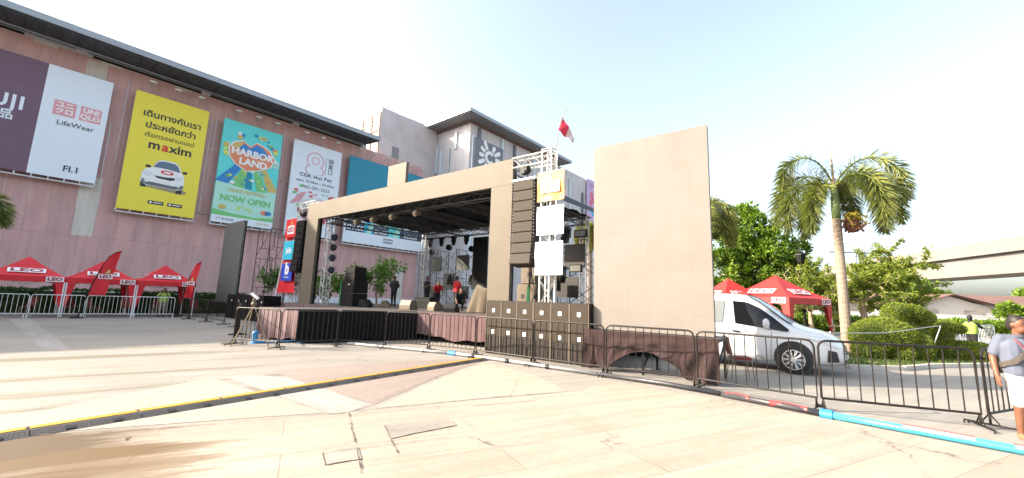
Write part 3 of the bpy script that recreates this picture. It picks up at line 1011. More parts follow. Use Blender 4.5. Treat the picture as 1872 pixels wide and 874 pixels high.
flat(t, 'badge_rim', M_logowhite, [(3.0 + (p[0] - 3.0) * 1.06, 7.8 + (p[1] - 7.8) * 1.06) for p in badge], -0.072)
flat(t, 'badge', M_orange, badge, -0.084)
flat(t, 'badge_top', M_blue, [(1.6, 8.4), (2.1, 9.1), (2.7, 8.7), (3.3, 9.3), (4.0, 9.1), (4.8, 8.2), (3, 8.0)], -0.096)
flat(t, 'badge_corner', M_gold, [(0.85, 8.3), (1.2, 8.95), (2.0, 9.2), (1.6, 8.4)], -0.097)
text(t, 'HARBOR', 3.05, -0.105, 8.05, 1.05, M_logowhite, 0.045)
text(t, 'LAND', 3.2, -0.105, 7.05, 1.05, M_logowhite, 0.045)
text(t, '•HUGE FESTIVAL•', 3.0, -0.03, 3.65, 0.5, M_gold, 0.01)
text(t, 'NOW OPEN', 3.0, -0.03, 2.7, 0.9, M_green, 0.035)
text(t, '8°+h.', 3.0, -0.03, 1.75, 0.75, M_lime, 0.02)
for cx, m_ in ((0.85, M_gold), (4.9, M_orange), (5.3, M_blue)):
    flat(t, 'confetti', m_, ell(cx, 1.7, 0.38, 0.26, 9), -0.046)
text(t, '1ˢᵗ FLOOR', 0.4, -0.045, 0.38, 0.36, M_ink, align='LEFT')
text(t, 'CENTRAL', 4.9, -0.045, 0.38, 0.34, M_gold)

# pale hot pot restaurant billboard
t, w, h = billboard('pale hot pot restaurant billboard with a red looping logo', 19.06, 25.1, 8.6, 20.2, M_paleblue)
mb = MB()
for i in range(26):
    a0, a1 = R(-50 + 280 * i / 26), R(-50 + 280 * (i + 1) / 26)
    for (r0, r1, aa, ab_) in ((0.95, 1.08, a0, a1), (0.40, 0.50, a0 * 360 / 280, a1 * 360 / 280)):
        mb.xz([(2.75 + cos(aa) * r0, 9.55 + sin(aa) * r0), (2.75 + cos(aa) * r1, 9.55 + sin(aa) * r1), (2.75 + cos(ab_) * r1, 9.55 + sin(ab_) * r1), (2.75 + cos(ab_) * r0, 9.55 + sin(ab_) * r0)], -0.014)
for k2 in range(32):
    a0, a1 = 2 * pi * k2 / 32, 2 * pi * (k2 + 1) / 32
    L = lambda a, s_: (2.75 + 1.1 * cos(a) * s_, 8.3 + 0.5 * sin(2 * a) * s_)
    mb.xz([L(a0, 0.93), L(a0, 1.05), L(a1, 1.05), L(a1, 0.93)], -0.014)
mb.build('logo_loop', M_pink, t)
text(t, '锅\n喜\n口', 4.7, -0.02, 9.2, 0.72, M_ink, space=1.0)
MB().bb(4.05, 4.09, -0.014, -0.003, 8.0, 10.3).build('rule', M_ink, t)
text(t, 'CGK Hot Pot', 3.0, -0.02, 7.45, 0.62, M_ink, 0.012, space=1.15)
text(t, 'open 10:30am - 03:30am', 3.05, -0.02, 6.72, 0.46, M_ink, space=1.05)
flat(t, 'phone_mark', M_green, ell(1.35, 6.02, 0.2, 0.2), -0.014)
text(t, '065-201-2222', 3.2, -0.02, 6.02, 0.55, M_ink, space=1.1)
flat(t, 'dish', M_steel, ell(3.3, 3.3, 2.35, 1.75, 36), -0.014)
flat(t, 'broth', pm('ad_broth', (0.62, 0.62, 0.66), 0.5), ell(3.3, 3.3, 2.15, 1.55, 36, 0, 180), -0.026)
flat(t, 'broth', pm('ad_spicy', (0.32, 0.06, 0.10), 0.5), ell(3.3, 3.25, 2.15, 1.55, 36, 180, 360), -0.026)
flat(t, 'broth', pm('ad_curry', (0.66, 0.56, 0.30), 0.5), ell(4.6, 3.8, 0.8, 0.7, 20), -0.038)
for i in range(40):
    cx, cz = rnd.uniform(0.4, 5.6), rnd.choice([rnd.uniform(1.0, 5.4), rnd.uniform(4.8, 5.5)])
    flat(t, 'garnish', rnd.choice([M_pink, M_green, M_redpr, M_logowhite, M_pink]), ell(cx, cz, rnd.uniform(.08, .25), rnd.uniform(.06, .16), 7), -0.05 - 0.011 * (i % 2))
for i in range(7):
    flat(t, 'meat_slice', M_pink, [(0.25 + i * .16, 3.6 + i * .22), (1.4 + i * .1, 4.05 + i * .2), (1.4 + i * .1, 4.2 + i * .2), (0.25 + i * .16, 3.75 + i * .22)], -0.074)

t, w, h = billboard('plain deep teal billboard without print behind the stage beam', 26.3, 38.7, 13.1, 20.3, M_teal)
t, w, h = billboard('long low billboard reading SPACE and ROOM seen through the stage', 26.3, 39.6, 8.5, 12.7, M_paleblue, False)
for (x0, x1, m_) in ((0.25, 2.9, M_navy), (2.9, 4.3, M_cyan), (4.3, 6.7, M_navy), (6.7, 8.7, M_aqua), (8.7, 12.9, M_navy)):
    flat(t, 'print_panel', m_, [(x0, 1.55), (x1, 1.55), (x1, h - 0.1), (x0, h - 0.1)], -0.012)
for (x0, x1) in ((3.2, 4.4), (7.6, 8.9)):
    flat(t, 'print_slant', M_mint, [(x0, 1.55), (x0 + .7, 1.55), (x1, 3.0), (x0 + .6, 3.0)], -0.024)
text(t, 'SPACE', 1.6, -0.03, 2.05, 0.85, M_logowhite, 0.02)
text(t, 'CO-WORKING', 1.6, -0.03, 2.95, 0.5, M_logowhite, 0.01)
text(t, 'SPACE', 5.5, -0.03, 1.95, 0.72, M_logowhite, 0.02)
text(t, 'EVENT', 5.5, -0.03, 2.85, 0.72, M_logowhite, 0.02)
text(t, 'ROOM', 10.6, -0.03, 1.95, 0.78, M_logowhite, 0.02)
text(t, 'MEETING', 10.6, -0.03, 2.85, 0.62, M_logowhite, 0.02)
text(t, 'CENTRAL\nMARINA', 6.8, -0.03, 0.85, 0.42, M_ink)

# ------------------------------------------------------------------ trusses


def truss(mb, p0, p1, w=0.3, bay=0.45, r=0.025, rb=0.012, up=None):
    p0, p1 = V(p0), V(p1)
    d = (p1 - p0)
    L = d.length
    d.normalize()
    x = d.cross(V((0, 0, 1)))
    if x.length < 0.1:
        x = V((1, 0, 0))
    x.normalize()
    y = d.cross(x)
    cs = [(x * sx + y * sy) * (w / 2) for sx, sy in ((-1, -1), (1, -1), (1, 1), (-1, 1))]
    for c in cs:
        mb.tube([p0 + c, p1 + c], r, 5)
    n = max(2, int(round(L / bay)))
    for k in range(4):
        a, b = cs[k], cs[(k + 1) % 4]
        for i in range(n):
            q0, q1 = p0 + d * (L * i / n), p0 + d * (L * (i + 1) / n)
            if (i + k) % 2:
                mb.tube([q0 + a, q1 + b], rb, 4, False)
            else:
                mb.tube([q0 + b, q1 + a], rb, 4, False)
        for q in (p0, p1):
            mb.tube([q + a, q + b], r * 0.8, 4, False)
    return mb


# ------------------------------------------------------------------ the stage
stage = thing('stage', 'large outdoor concert stage with plum cloth skirt and shaded side', 'stage', SO, ST_RZ)
mb = MB()
mb.prism([(-15.2, 0, DECK - 0.1), (4.6, 0, DECK - 0.1), (4.6, 10.5, DECK - 0.1), (-15.2, 10.5, DECK - 0.1)], (0, 0, 0.1))
mb.build('deck', M_deck, stage)
MB().prism([(-8.4, -0.01, DECK - 0.1), (-7.35, -4.0, DECK - 0.1), (-4.5, -4.0, DECK - 0.1), (-3.4, -0.01, DECK - 0.1)], (0, 0, 0.1)).build('thrust_deck', M_deck, stage)


def drape(p0, p1, z0, z1, amp=0.035, wave=0.32, ragged=0.06, seed=1, seg=0.06, rows=6):
    """hanging cloth from p0 to p1 (local xy) with folds"""
    rr = random.Random(seed)
    p0, p1 = V((*p0, 0)), V((*p1, 0))
    d = p1 - p0
    L = d.length
    d.normalize()
    n = V((d.y, -d.x, 0))
    c = max(4, int(L / seg))
    ph = [rr.uniform(0, 6.28) for _ in range(6)]
    vs, fs = [], []
    for i in range(c + 1):
        s_ = L * i / c
        fold = sin(s_ / wave * 2 * pi + 1.3 * sin(s_ * 1.7 + ph[0])) + 0.5 * sin(s_ / wave * 3.3 + ph[1])
        zb = z0 + ragged * (sin(s_ * 2.1 + ph[2]) + 0.6 * sin(s_ * 5.3 + ph[3]))
        for j in range(rows + 1):
            f = j / rows
            z = z1 + (zb - z1) * f
            q = p0 + d * s_ + n * (0.01 + amp * fold * (0.15 + 0.85 * f))
            vs.append((q.x, q.y, z))
    for i in range(c):
        for j in range(rows):
            a = i * (rows + 1) + j
            fs.append((a, a + 1, a + rows + 2, a + rows + 1))
    return MB().add(vs, fs)


drape((-3.4, 0), (0.7, 0), 0.18, DECK + 0.01, 0.02, 0.4, 0.05, 2).build('skirt', M_skirt, stage, smooth=True)
drape((-15.2, 0), (-8.4, 0), 0.1, DECK + 0.01, 0.03, 0.4, 0.03, 3).build('skirt', M_skirt, stage, smooth=True)
drape((-7.35, -4.0), (-4.5, -4.0), 0.08, DECK + 0.01, 0.05, 0.5, 0.05, 4).build('skirt', M_skirt, stage, smooth=True)
drape((-8.4, 0), (-7.35, -4.0), 0.08, DECK + 0.01, 0.04, 0.5, 0.05, 5).build('skirt', M_skirt, stage, smooth=True)
drape((-4.5, -4.0), (-3.4, 0), 0.05, DECK - 0.03, 0.02, 0.5, 0.03, 6).build('shaded_side', M_blackcloth_shade, stage, smooth=True)  # side facing away from the sun, its shade painted as black
mb = MB()
for a in [-14, -11.5, -9, -6.5, -4, -1.7, 0.6, 3.5]:
    for b in (0.4, 3.5, 7, 10):
        mb.bb(a - 0.04, a + 0.04, b - 0.04, b + 0.04, 0, DECK - 0.1)
for a, b in ((-7, -3.7), (-4.9, -3.7), (-6, -2)):
    mb.bb(a - 0.04, a + 0.04, b - 0.04, b + 0.04, 0, DECK - 0.1)
mb.build('support', M_scaf, stage)
MB().bb(-14.8, 4.3, 1.0, 1.05, 0.02, DECK - 0.1).build('inner_liner', M_blackcloth_shade, stage)

# LED portal
por = thing('led_portal', 'beige LED clad portal framing the stage with a raised block', 'led portal', S(0, 0.55), ST_RZ)
MB().bb(-13.95, 0.55, 0, 0.14, 5.68, 6.62).build('beam', M_led, por)
MB().bb(-6.75, -5.45, -0.004, 0.13, 6.625, 7.6).build('raised_block', M_led, por)
MB().bb(-0.42, 0.55, 0.003, 0.14, DECK + 0.002, 5.675).build('pillar', M_led, por)
MB().bb(-13.95, -12.75, 0.003, 0.14, DECK + 0.002, 5.675).build('pillar', M_led, por)
mb = MB()
mb.bb(-13.9, 0.5, 0.145, 0.3, 5.72, 6.58)
mb.bb(-0.38, 0.5, 0.145, 0.3, DECK, 5.7)
mb.bb(-13.9, -12.8, 0.145, 0.3, DECK, 5.7)
mb.build('rear_casing', M_black, por)

# roof: truss grid and tarp
roof = thing('stage_roof', 'black tarp roof on an aluminium truss grid over the stage', 'stage roof', S(0, 0), ST_RZ)
for (a, b) in ((-12.65, 8.2), (-0.5, 8.2), (-12.45, 1.15), (-0.12, 1.15)):
    truss(MB(), (a, b, DECK), (a, b, 6.0), 0.34, 0.4, 0.03, 0.015).build('tower', M_truss, roof)
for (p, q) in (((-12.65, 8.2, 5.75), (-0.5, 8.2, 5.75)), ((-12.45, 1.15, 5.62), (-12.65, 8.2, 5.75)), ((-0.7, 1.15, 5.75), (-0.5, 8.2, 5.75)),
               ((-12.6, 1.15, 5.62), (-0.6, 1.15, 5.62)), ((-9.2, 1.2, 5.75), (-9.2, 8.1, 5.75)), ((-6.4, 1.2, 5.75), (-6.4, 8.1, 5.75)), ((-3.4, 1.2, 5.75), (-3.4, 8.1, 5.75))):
    truss(MB(), p, q, 0.32, 0.45, 0.025, 0.013).build('truss', M_truss_shade, roof)
mb = MB()
vs, fs = [], []
NA, NB = 30, 18
for i in range(NA + 1):
    for j in range(NB + 1):
        a, b = -12.9 + 12.7 * i / NA, 0.9 + 7.6 * j / NB
        z = 6.05 - 0.10 * abs(sin(i * pi / 4)) * sin(j * pi / NB) - 0.05 * sin(i * 1.9 + j * .8) - .05 * sin(j * 2.3 + i)
        vs.append((a, b, z))
for i in range(NA):
    for j in range(NB):
        q = i * (NB + 1) + j
        fs.append((q, q + 1, q + NB + 2, q + NB + 1))
mb.add(vs, fs).build('tarp', M_tarp, roof, smooth=True)
mb = MB()
mb.prism([(0.5, 0.75, 6.1), (0.5, 8.4, 6.15), (2.0, 8.4, 5.3), (1.4, 1.2, 5.4)], (0, 0, 0.02))
mb.build('tarp_flap', M_tarp, roof)

# side truss towers with the hoists
for side in (0, 1):
    if side == 0:
        nm = 'pale truss tower right of the portal carrying three square signs'
        ta = 1.95
        t = thing('truss_tower', nm, 'truss tower', S(ta, 0.75), ST_RZ, 'truss towers beside the stage portal')
        truss(MB(), (0, 0, DECK), (0, 0, 6.72), 0.36, 0.4, 0.03, 0.015).build('mast', M_truss, t)
        truss(MB(), (-1.45, 0, 6.45), (0.15, 0, 6.45), 0.36, 0.4, 0.03, 0.015).build('boom', M_truss, t)
        MB().bb(-0.35, 0.35, -0.35, 0.35, DECK, DECK + 0.03).build('base_plate', M_steel, t)
    else:
        t = thing('truss_tower', 'truss tower left of the portal behind the flags', 'truss tower', S(-16.05, 1.3), ST_RZ, 'truss towers beside the stage portal')
        truss(MB(), (0, 0, 0.03), (0, 0, 6.95), 0.36, 0.4, 0.03, 0.015).build('mast', M_truss, t)
        truss(MB(), (-0.2, 0, 6.85), (1.7, 0, 6.85), 0.36, 0.4, 0.03, 0.015).build('boom', M_truss, t)
        MB().bb(-0.35, 0.35, -0.35, 0.35, 0, 0.03).build('base_plate', M_steel, t)

# line arrays


def line_array(label, a, b, ztop, mat, grm):
    t = thing('line_array', label, 'loudspeaker', S(a, b, ztop), ST_RZ, 'hanging line array loudspeakers')
    MB().bb(-0.5, 0.5, 0.0, 0.55, 0.0, 0.06).build('fly_frame', M_steel, t)
    n, hh = 8, 0.365
    y, z = 0.0, 0.0
    for i in range(n):
        tl = R([0, 0, 0, 1, 2, 3, 6, 10][i])
        m_ = Matrix.Rotation(-tl, 3, 'X')
        c = V((0, 0.28, -hh / 2))
        cc = V((0, y, z)) + m_ @ c
        o = MB().box(cc, (0.86, 0.52, hh - 0.014), m_).build('cabinet', mat, t, bevel=0.012)
        f = V((0, y, z)) + m_ @ V((0, 0.013, -hh / 2))
        MB().box(f, (0.80, 0.012, hh - 0.05), m_).build('grille', grm, o)
        e = V((0, y, z)) + m_ @ V((0, 0, -hh))
        y, z = e.y, e.z
    hz = 0.06
    MB().tube([(0, 0.25, hz), (0, 0.25, 0.75)], 0.02, 6).build('chain', M_scaf, t)
    m = MB().ball((0, 0.22, 0.42), (0.13, 0.13, 0.17), 10, 7)
    m.bb(-0.22, -0.05, 0.1, 0.34, 0.28, 0.52)
    m.build('hoist_motor', M_black, t)
    mb = MB()
    for i in range(24):
        mb.ball((-0.445, 0.03, -0.05 - i * 0.115), 0.014, 6, 4)
        mb.ball((0.445, 0.03, -0.05 - i * 0.115), 0.014, 6, 4)
    mb.build('rigging_pin', M_steel, t)
    return t


line_array('brown curved line array hanging right of the portal', 1.1, 0.45, 5.72, M_sub, M_grille)
line_array('black line array hanging left of the portal', -14.6, 0.45, 5.72, M_spk, M_spk)

# square hanging signs on the right tower


def sign(label, x0, x1, z0, z1, mat, b=0.48):
    t = thing('hanging_sign', label, 'sign', S((x0 + x1) / 2, b, z0), ST_RZ, 'square signs on the right truss tower')
    w, h = x1 - x0, z1 - z0
    vs, fs = [], []
    n = 10
    for yy in (0, 0.012):
        for i in range(n + 1):
            for j in range(n + 1):
                x, z = -w / 2 + w * i / n, h * j / n
                vs.append((x, yy + 0.015 * sin(i * .9) * (1 - j / n) + 0.012 * sin(j * .8), z))
    m = (n + 1) ** 2
    for k2 in range(2):
        for i in range(n):
            for j in range(n):
                q = k2 * m + i * (n + 1) + j
                fs.append((q, q + 1, q + n + 2, q + n + 1))
    MB().add(vs, fs).build('banner', mat, t, smooth=True)
    MB().tube([(-w / 2, 0.02, h + 0.01), (w / 2, 0.02, h + 0.01)], 0.012, 6).build('top_rod', M_steel, t)
    return t, w, h


t, w, h = sign('orange LEO square sign, topmost of three on the tower', 1.66, 2.68, 4.86, 5.86, M_signor)
MB().bb(-0.36, 0.36, -0.03, -0.02, 0.28, 0.66).build('logo_panel', M_logowhite, t)
text(t, 'LEO', 0, -0.035, 0.47, 0.33, M_signor, 0.008, extr=0.003)
flat(t, 'bottle_mark', M_logowhite, [(-0.06, 0.66), (0.07, 0.66), (0.07, 0.8), (0.02, 0.86), (0.02, 0.93), (-0.03, 0.93), (-0.03, 0.84), (-0.06, 0.8)], -0.03)
t, w, h = sign('white square sign with faint lettering, middle of three on tower', 1.66, 2.68, 3.74, 4.68, M_signw)
text(t, 'ALIVE\nEVENTS', 0, -0.03, 0.28, 0.15, M_faint, extr=0.003, space=1.3)
t, w, h = sign('white square sign with one wide faint word, lowest of three', 1.62, 2.66, 2.44, 3.50, M_signw)
text(t, 'CENTRAL', 0, -0.03, 0.66, 0.13, M_faint, extr=0.003, space=1.2)
text(t, 'CHONBURI', 0, -0.03, 0.50, 0.19, M_faint, extr=0.003)

# left side flags: a big red triangle sail with three panels
t = thing('sail_banner', 'tall red triangular sail banner leaning beside the left line array', 'banner', S(-16.5, 1.02), ST_RZ)
mb = MB()
vs = []
n = 16
for j in range(n + 1):
    f = j / n
    z = 1.6 + 4.4 * f
    xl = -1.3 + 0.8 * f
    xr = 1.0 - 1.25 * f
    for i in range(9):
        g2 = i / 8
        vs.append((xl + (xr - xl) * g2, 0.05 * sin(g2 * 6 + f * 5), z))
fs = [(j * 9 + i, j * 9 + i + 1, (j + 1) * 9 + i + 1, (j + 1) * 9 + i) for j in range(n) for i in range(8)]
mb.add(vs, fs)
mb.build('sail', M_red, t, smooth=True)
MB().tube([(-1.75, 0, 0), (-1.35, 0, 1.6), (-0.5, 0, 6.25)], 0.045, 6).build('pole', M_white, t)
MB().bb(-1.9, -0.6, -0.12, 0.25, 0, 0.08).build('base', M_black, t)


def panel(label, x, z0, z1, w, mat, b):
    t = thing('hanging_sign', label, 'sign', S(-16.45 + x, b, z0), ST_RZ, 'square signs on the left truss tower')
    MB().bb(-w / 2, w / 2, 0, 0.012, 0, z1 - z0).build('banner', mat, t)
    MB().tube([(-w / 2, 0.006, z1 - z0 + .01), (w / 2, 0.006, z1 - z0 + .01)], 0.012, 6).build('top_rod', M_steel, t)
    return t


t = panel('red LEO square sign, topmost in front of the red sail', 0.0, 4.92, 6.05, 1.36, M_redpr, 0.85)
MB().bb(-0.42, 0.42, -0.012, -0.002, 0.2, 0.72).build('logo_panel', M_logowhite, t)
text(t, 'LEO', 0, -0.016, 0.46, 0.40, M_darkred, 0.015, extr=0.003)
flat(t, 'flame_mark', M_gold, [(-0.05, 0.74), (0.1, 0.74), (0.12, 0.95), (0.03, 1.08), (-0.03, 0.9)], -0.012)
t = panel('cyan square sign with white script beside the black line array', 0.0, 3.57, 4.70, 1.36, M_cyan, 0.85)
text(t, 'Jalis', 0.02, -0.006, 0.55, 0.46, M_logowhite, 0.015, extr=0.003)
t = panel('royal blue sign with a white letter b, lowest on the left', 0.05, 2.30, 3.34, 1.36, M_royal, 0.85)
text(t, 'b', 0.02, -0.006, 0.70, 0.95, M_logowhite, 0.05, extr=0.003)
text(t, 'beevents', 0, -0.006, 0.22, 0.17, M_logowhite, extr=0.003)

# bent flag pole
t = thing('flag_pole', 'thin bent bamboo flag pole with torn red and white flag', 'flag', S(2.0, 1.02, DECK))
MB().tube([(-0.12, 0, 0), (-0.06, 0, 4.2), (0.0, 0, 5.7), (0.12, 0, 6.45), (0.30, 0, 7.1), (0.55, 0, 7.6)], 0.02, 6,
          radii=[.025, .024, .02, .015, .01, .006]).build('pole', M_limb, t)
mb = MB()
P0 = [(0.05, 0, 6.15), (0.24, 0, 6.95)]
vs, fs = [], []
for i in range(13):
    f = i / 12
    top = V((0.24, 0, 6.98)).lerp(V((0.70, 0.1, 6.22)), f)
    bot = V((0.09, 0, 6.46)).lerp(V((0.63, 0.1, 6.05)), f)
    for j in range(5):
        q = top.lerp(bot, j / 4)
        q.y += 0.07 * sin(f * 9 + j)
        vs.append(q)
for i in range(12):
    for j in range(4):
        q = i * 5 + j
        fs.append((q, q + 1, q + 6, q + 5))
MB().add(vs[:35], [f for f in fs if f[0] // 5 < 6]).build('flag_cloth', pm('flag_red', (0.5, 0.02, 0.06), 0.7), t, smooth=True)
MB().add(vs[30:], [tuple(i - 30 for i in f) for f in fs if f[0] // 5 >= 6]).build('flag_tail', pm('flag_white', (0.55, 0.45, 0.45), 0.7), t, smooth=True)

# LED screens either side
def led_wall(label, a0, a1, b, z0, z1, mat, base_h, tilt=0.0):
    t = thing('led_screen', label, 'led screen', S((a0 + a1) / 2, b, base_h), ST_RZ, 'standing LED screens beside the stage')
    w = a1 - a0
    MB().bb(-w / 2, w / 2, 0, 0.10, z0 - base_h, z1 - base_h).build('panel', mat, t)
    mb = MB()
    for x in (-w / 2 + 0.05, 0, w / 2 - 0.05):
        mb.bb(x - 0.04, x + 0.04, 0.102, 0.18, z0 - base_h, z1 - base_h - 0.02)
    n = int((z1 - z0) / 0.5)
    for i in range(n + 1):
        z = z0 - base_h + (z1 - z0 - 0.04) * i / n
        mb.bb(-w / 2 + 0.02, w / 2 - 0.02, 0.182, 0.22, z, z + 0.035)
    mb.build('rear_frame', M_black, t)
    return t


led_wall('big blank beige LED screen standing to the right of the stage', 4.25, 7.13, -0.62, 0.96, 5.86, M_ledR, 0.9)
led_wall('tall narrow grey blank LED screen standing by the left scaffold', -23.0, -19.85, -0.5, 0.98, 6.06, M_ledG, 0.9)


def platform(label, a0, a1, b0, b1, z, cloth_kind):
    t = thing('screen_platform', label, 'platform', S((a0 + a1) / 2 + 0.04, b0), ST_RZ)
    w = a1 - a0
    MB().bb(-w / 2, w / 2, 0.0, b1 - b0, z - 0.08, z).build('deck', M_deck, t)
    mb = MB()
    for x in (-w / 2 + 0.06, -0.1, w / 2 - 0.06):
        for y in (0.08, b1 - b0 - 0.08):
            mb.tube([(x, y, 0), (x, y, z - 0.08)], 0.03, 6)
        mb.tube([(x, 0.08, 0.15), (x, b1 - b0 - 0.08, z - 0.15)], 0.02, 5)
    mb.build('leg', M_scaf, t)
    if cloth_kind:
        rr = random.Random(4)
        c, rows = 90, 22
        vs, fs = [], []
        for i in range(c + 1):
            s_ = i / c
            x = -w / 2 - 0.04 + (w + 0.08) * s_
            # arch shaped hem, hanging low at both ends
            hem = 0.03 + 0.50 * max(0, sin(min(1, max(0, (s_ - 0.20) / 0.60)) * pi)) ** 0.8
            if s_ > 0.75:
                hem = max(0.02, hem * 0.8 - 0.05)
            for j in range(rows + 1):
                f = j / rows
                zz = z + 0.015 + (hem - z) * f
                sag = 0.10 * sin(pi * s_) * f
                dl = math.hypot(s_ * 2.2, f * 0.8 + .15)
                dr = math.hypot((1 - s_) * 2.2, f * 0.8 + .15)
                al, ar = math.atan2(f + .1, s_ * 2.4 + .02), math.atan2(f + .1, (1 - s_) * 2.4 + .02)
                fold = 0.055 * sin(al * 13) * min(1, dl) * (1 - s_) + 0.065 * sin(ar * 15 + .7) * min(1, dr) * s_
                fold += 0.018 * sin(s_ * 46 + 4 * f) + 0.03 * sin(f * 9 + 5 * sin(pi * s_)) * sin(pi * s_)
                vs.append((x, -0.05 - fold * (0.2 + f) - sag * 0.3 - 0.25 * f * (1 if s_ > 0.9 or s_ < .08 else 0) * .4, zz))
        for i in range(c):
            for j in range(rows):
                q = i * (rows + 1) + j
                fs.append((q, q + 1, q + rows + 2, q + rows + 1))
        MB().add(vs, fs).build('cloth', M_drape, t, smooth=True)
    return t


platform('low platform under the big beige LED screen draped in dark plum cloth', 4.2, 7.2, -1.0, 0.2, 0.94, True)
platform('low dark platform under the narrow grey LED screen', -23.1, -19.8, -0.8, 0.6, 0.95, False)

# speaker stack right: two rows of six
def sub(label, a, z, lower):
    t = thing('bass_speaker', label, 'loudspeaker', S(a, -0.83, z), ST_RZ, 'bass speakers stacked at the stage right front')
    w, h, d = 0.572, 0.79, 0.85
    o = MB().bb(-w / 2 + 0.004, w / 2 - 0.004, 0.02, d, 0.004, h).build('body', M_sub, t, bevel=0.012)
    if not lower:
        MB().bb(-w / 2 + 0.035, w / 2 - 0.035, 0.006, 0.022, 0.035, h - 0.035).build('grille', M_grille, t)
    else:
        MB().bb(-w / 2 + 0.035, w / 2 - 0.035, 0.006, 0.022, 0.56, h - 0.03).build('grille', M_grille, t)
        mb = MB()
        for x in (-0.20, -0.07, 0.07, 0.20):
            mb.bb(x - 0.012, x + 0.012, 0.004, 0.022, 0.04, 0.52)
        mb.build('port_slot', M_dark, t)
        MB().bb(-w / 2 + 0.035, w / 2 - 0.035, 0.005, 0.022, 0.53, 0.55).build('port_shadow_bar', M_dark, t)
    MB().bb(-0.05, 0.05, -0.004, 0.005, 0.44 if not lower else 0.60, 0.55 if not lower else 0.71).build('logo_plate', M_white, t)
    for sx in (-1, 1):
        MB().bb(sx * (w / 2 - 0.011) - 0.010, sx * (w / 2 - 0.011) + 0.010, 0.0, 0.02, 0.02, h - 0.02).build('edge_strip', pm('edge_strip', (0.11, 0.085, 0.06), 0.5), t)
    return t


for row in (0, 1):
    for i in range(6):
        o_ = ORD[i] if i < 5 else 'rightmost'
        sub(('lower' if row == 0 else 'upper') + ' row brown bass speaker in the stage right stack, ' + o_, 1.04 + i * 0.578, 0.0 if row == 0 else 0.795, row == 0)

# black subs on the left
for i in range(5):
    t = thing('bass_speaker', 'black bass speaker in the far row under the left line array, ' + (ORD[i] if i < 4 else 'rightmost'), 'loudspeaker',
              S(-19.3 + i * 1.02, -0.9, 0), ST_RZ, 'black bass speakers at the stage left front')
    MB().bb(-0.5, 0.5, 0.02, 0.9, 0.004, 1.4).build('body', M_spk, t, bevel=0.015)
    MB().bb(-0.46, 0.46, 0.005, 0.022, 0.04, 1.36).build('grille', M_black, t)
    mb = MB()
    mb.lathe([(0.055, -0.004), (0.055, 0.006)], (0.25, 0, 1.05), 12, 'y')
    mb.build('logo_plate', M_white, t)

# PA tops on the right wing
t = thing('speaker_tower', 'tan two-box loudspeaker standing behind the brown bass stack', 'loudspeaker', S(0.45, 1.9, DECK), ST_RZ)
MB().bb(-0.55, 0.55, 0, 0.8, 0, 1.15).build('lower_box', M_spktan, t, bevel=0.02)
MB().bb(-0.42, 0.25, 0.05, 0.7, 1.17, 1.95).build('upper_box', M_spktan, t, bevel=0.02)
MB().bb(-0.35, -0.2, -0.01, 0.01, 0.62, 0.78).build('handle_hole', M_dark, t)
MB().bb(0.2, 0.35, -0.01, 0.01, 0.62, 0.78).build('handle_hole', M_dark, t)
MB().bb(-0.12, 0.05, 0.04, 0.055, 1.45, 1.6).build('handle_hole', M_dark, t)
t = thing('strapped_pole', 'slim black pole with a bright green strap beside the tan loudspeaker', 'pole', S(0.85, 1.3, DECK), ST_RZ)
MB().tube([(0.05, 0, 0), (0.0, 0, 1.9)], 0.02, 6).build('pole', M_scaf, t)
MB().tube([(0.0, -0.03, 0.0), (0.0, -0.03, 1.05)], 0.045, 6, radii=[.08, .03]).build('strap', M_greenstrap, t)
MB().tube([(0.02, 0, 1.85), (0.55, -0.1, 0)], 0.015, 5).build('stay', M_scaf, t)

# small LED squares and fixtures on the right rear, on scaffold
def scaffold(label, loc, rz, w, d, h, lifts, mat, bays=1):
    t = thing('scaffold', label, 'scaffold', loc, rz)
    for bx in range(bays + 1):
        mb = MB()
        x = -w / 2 * bays + bx * w
        for l in range(lifts):
            z0 = h * l / lifts
            z1 = h * (l + 1) / lifts
            for y in (0, d):
                mb.tube([(x, y, z0), (x, y, z1)], 0.024, 6)
            mb.tube([(x, 0, z1 - 0.05), (x, d, z1 - 0.05)], 0.02, 6)
            mb.tube([(x, 0.05, z0 + 0.35 * (z1 - z0)), (x, d - 0.05, z0 + 0.35 * (z1 - z0))], 0.016, 6)
            for y in (0.22 * d, 0.78 * d):
                mb.tube([(x, y, z0 + 0.35 * (z1 - z0)), (x, y, z1 - 0.05)], 0.014, 5)
        mb.build('ladder_frame', mat, t)
    for bx in range(bays):
        x0 = -w / 2 * bays + bx * w
        for l in range(lifts):
            z0, z1 = h * l / lifts + 0.15, h * (l + 1) / lifts - 0.2
            for y in (0, d):
                mb = MB()
                mb.tube([(x0, y, z0), (x0 + w, y, z1)], 0.014, 5)
                mb.tube([(x0, y, z1), (x0 + w, y, z0)], 0.014, 5)
                mb.build('cross_brace', mat, t)
    return t


t = scaffold('tall black scaffold tower behind the narrow grey LED screen', S(-21.2, 1.3), ST_RZ, 1.9, 1.3, 5.9, 3, M_scaf)
mb = MB()
mb.tube([(0.9, 0, 4.9), (2.3, 0, 0)], 0.02, 5)
mb.tube([(0.9, 0.2, 3.2), (3.2, 0.4, 0)], 0.02, 5)
mb.build('stay', M_scaf, t)
scaffold('wide black scaffold at the back of the stage carrying square screens', S(-10.6, 9.2, DECK), ST_RZ, 1.85, 1.1, 3.9, 2, M_scaf, 4)
scaffold('black scaffold behind the right tower carrying square screens', S(1.3, 4.0, DECK), ST_RZ, 1.7, 1.0, 2.9, 2, M_scaf, 1)

